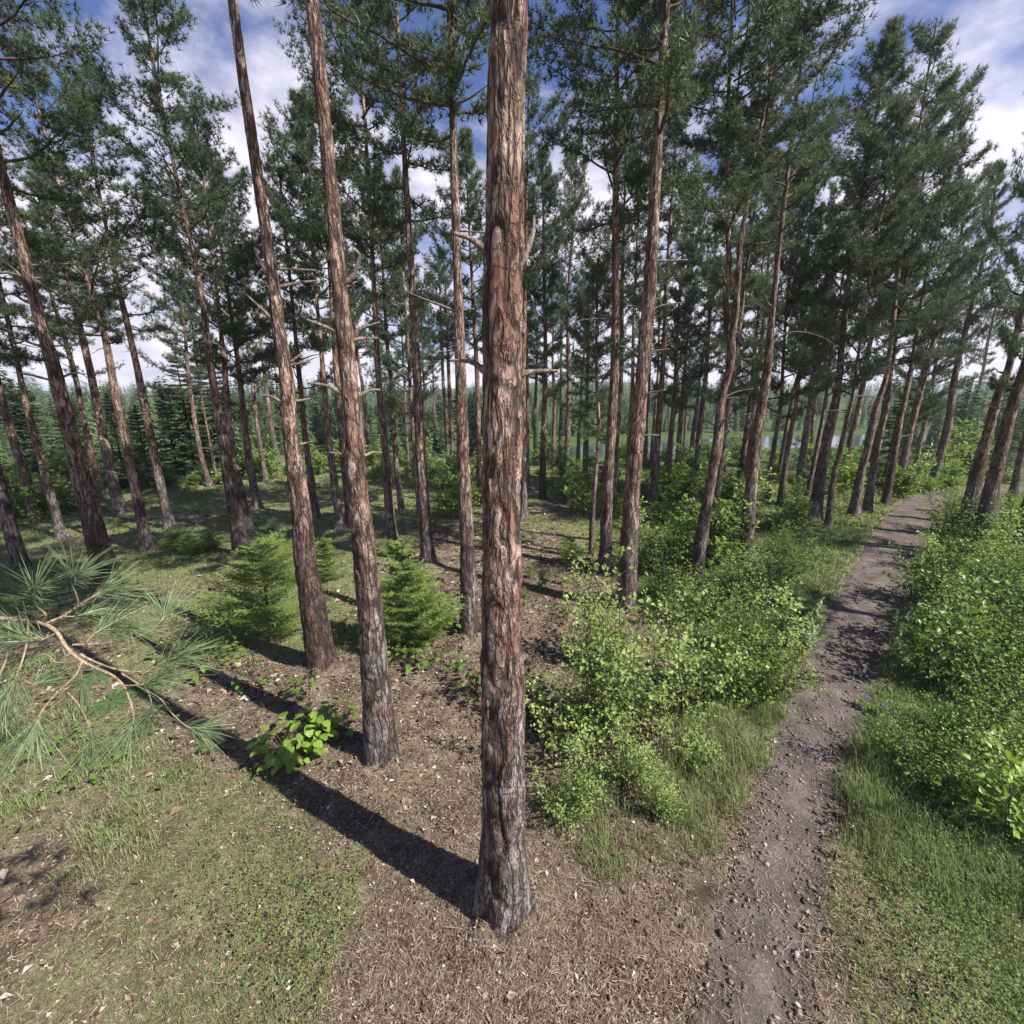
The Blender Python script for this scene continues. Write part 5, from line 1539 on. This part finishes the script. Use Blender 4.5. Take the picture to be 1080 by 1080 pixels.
def needle_mat(n, seed):
    X, Y, rng = scatter(n, 1.0, 11, seed, lambda x, y: np.clip(1.25 - green_at(x, y), .15, 1))
    n = len(X); Z = np.where(path_dist(X, Y) < 0.05, gz(X, Y) + .012, floor_z(X, Y) + rng.uniform(.004, .02, n))
    k = rng.uniform(size=n) < np.where(path_dist(X, Y) < 0, .25, 1); X, Y, Z = X[k], Y[k], Z[k]; n = len(X)
    R = np.hypot(X, Y); a = rng.uniform(0, 6.28, n); L = rng.uniform(.04, .11, n); W = np.clip(R * .0007, .0022, .006)
    d = np.stack([np.cos(a) * L, np.sin(a) * L, rng.normal(0, .01, n)], 1); s = np.stack([-np.sin(a) * W, np.cos(a) * W, np.zeros(n)], 1)
    b = np.stack([X, Y, Z], 1)
    V = np.stack([b - s, b + s, b + d], 1).reshape(-1, 3)
    o = link('fallen_needles', mesh_np('fallen_needles', V, [np.arange(len(V)).reshape(-1, 3)], M['litter'], np.repeat(np.clip(rng.normal(.5, .22, n), 0, .85), 3))); tag(o, kind='stuff')


needle_mat(90000, 14)

# ------------------------------------------------------------------ the air
def build_haze(density):
    m, nt = new_mat('thin_haze'); T = NT(nt)
    v = T.n('ShaderNodeVolumePrincipled'); v.inputs['Color'].default_value = (0.86, 0.92, 1.0, 1); v.inputs['Density'].default_value = density; v.inputs['Anisotropy'].default_value = 0.1
    o = T.n('ShaderNodeOutputMaterial'); T.l(v.outputs[0], o.inputs['Volume'])
    x, z0, z1 = 660.0, -6.0, 52.0
    V = [(sx_, sy_, z) for z in (z0, z1) for sx_, sy_ in ((-x, -x), (x, -x), (x, x), (-x, x))]
    Q = [(3, 2, 1, 0), (4, 5, 6, 7), (0, 1, 5, 4), (1, 2, 6, 5), (2, 3, 7, 6), (3, 0, 4, 7)]
    o = link('haze', mesh_np('haze', V, [Q], m)); tag(o, kind='stuff')


build_haze(0.0006)

# ------------------------------------------------------------------ sky, sun, camera
w = bpy.data.worlds.new('World'); sc.world = w; w.use_nodes = True
nt = w.node_tree; nt.nodes.clear(); T = NT(nt)
sky = T.n('ShaderNodeTexSky'); sky.sky_type = 'NISHITA'; sky.sun_disc = False
sky.sun_elevation = SUN_EL
sx, sy = math.cos(SUN_AZ), -math.sin(SUN_AZ)            # direction towards the sun on the ground
sky.sun_rotation = math.atan2(sx, sy)
sky.air_density = 1.0; sky.dust_density = 0.6; sky.ozone_density = 2.0
tc = T.n('ShaderNodeTexCoord')
sep = T.n('ShaderNodeSeparateXYZ'); T.l(tc.outputs['Generated'], sep.inputs[0])
zz = T.math('MAXIMUM', sep.outputs['Z'], 0.0)
den = T.math('ADD', zz, 0.28)
cx = T.math('DIVIDE', sep.outputs['X'], den); cy_ = T.math('DIVIDE', sep.outputs['Y'], den)
cmb = T.n('ShaderNodeCombineXYZ'); T.l(cx, cmb.inputs[0]); T.l(cy_, cmb.inputs[1]); cmb.inputs[2].default_value = 3.7
n1 = T.noise(cmb.outputs[0], 1.15, 7, 0.58, 0.35)
n2 = T.noise(cmb.outputs[0], 3.4, 5, 0.6, 0.2)
cl = T.math('ADD', n1, T.math('MULTIPLY', T.math('SUBTRACT', n2, 0.5), 0.22))
# more cloud low down, more blue high up
cl = T.math('ADD', cl, T.math('MULTIPLY', T.math('SUBTRACT', 0.31, zz), 0.75))
mask = T.ramp(cl, [(0.42, 0.0), (0.56, 1.0)])
shade = T.ramp(n2, [(0.3, (6.2, 6.0, 7.3)), (0.68, (11.0, 10.3, 11.8))])
skyb = T.mix(1.0, sky.outputs[0], (0.75, 0.86, 1.25), 'MULTIPLY')
colr = T.mix(mask, skyb, shade)
bg = T.n('ShaderNodeBackground'); bg.inputs['Strength'].default_value = 0.058
T.l(colr, bg.inputs['Color'])
wo = T.n('ShaderNodeOutputWorld'); T.l(bg.outputs[0], wo.inputs['Surface'])

sd = bpy.data.lights.new('sun', 'SUN'); sd.energy = 5.0; sd.angle = math.radians(0.5); sd.color = (1.0, 0.95, 0.86)
so = bpy.data.objects.new('sun', sd); COL.objects.link(so)
dirv = Vector((sx * math.cos(SUN_EL), sy * math.cos(SUN_EL), math.sin(SUN_EL)))
so.rotation_euler = dirv.to_track_quat('Z', 'Y').to_euler(); so.location = dirv * 60

cd = bpy.data.cameras.new('camera'); co = bpy.data.objects.new('camera', cd); COL.objects.link(co)
cd.sensor_width = 36; cd.sensor_fit = 'HORIZONTAL'; cd.lens = F / 1080 * 36
cd.shift_y = -(539 - 540) / 1080.0 * -1
cd.clip_start = 0.05; cd.clip_end = 6000
co.location = CAM; co.rotation_euler = (math.radians(90) - PITCH, 0, 0)
sc.camera = co
sc.view_settings.view_transform = 'Standard'; sc.view_settings.look = 'None'
sc.view_settings.exposure = 0.95; sc.view_settings.gamma = 1.0
sc.cycles.max_bounces = 6; sc.cycles.diffuse_bounces = 3; sc.cycles.glossy_bounces = 2; sc.cycles.transmission_bounces = 3; sc.cycles.transparent_max_bounces = 4
sc.cycles.caustics_reflective = False; sc.cycles.caustics_refractive = False
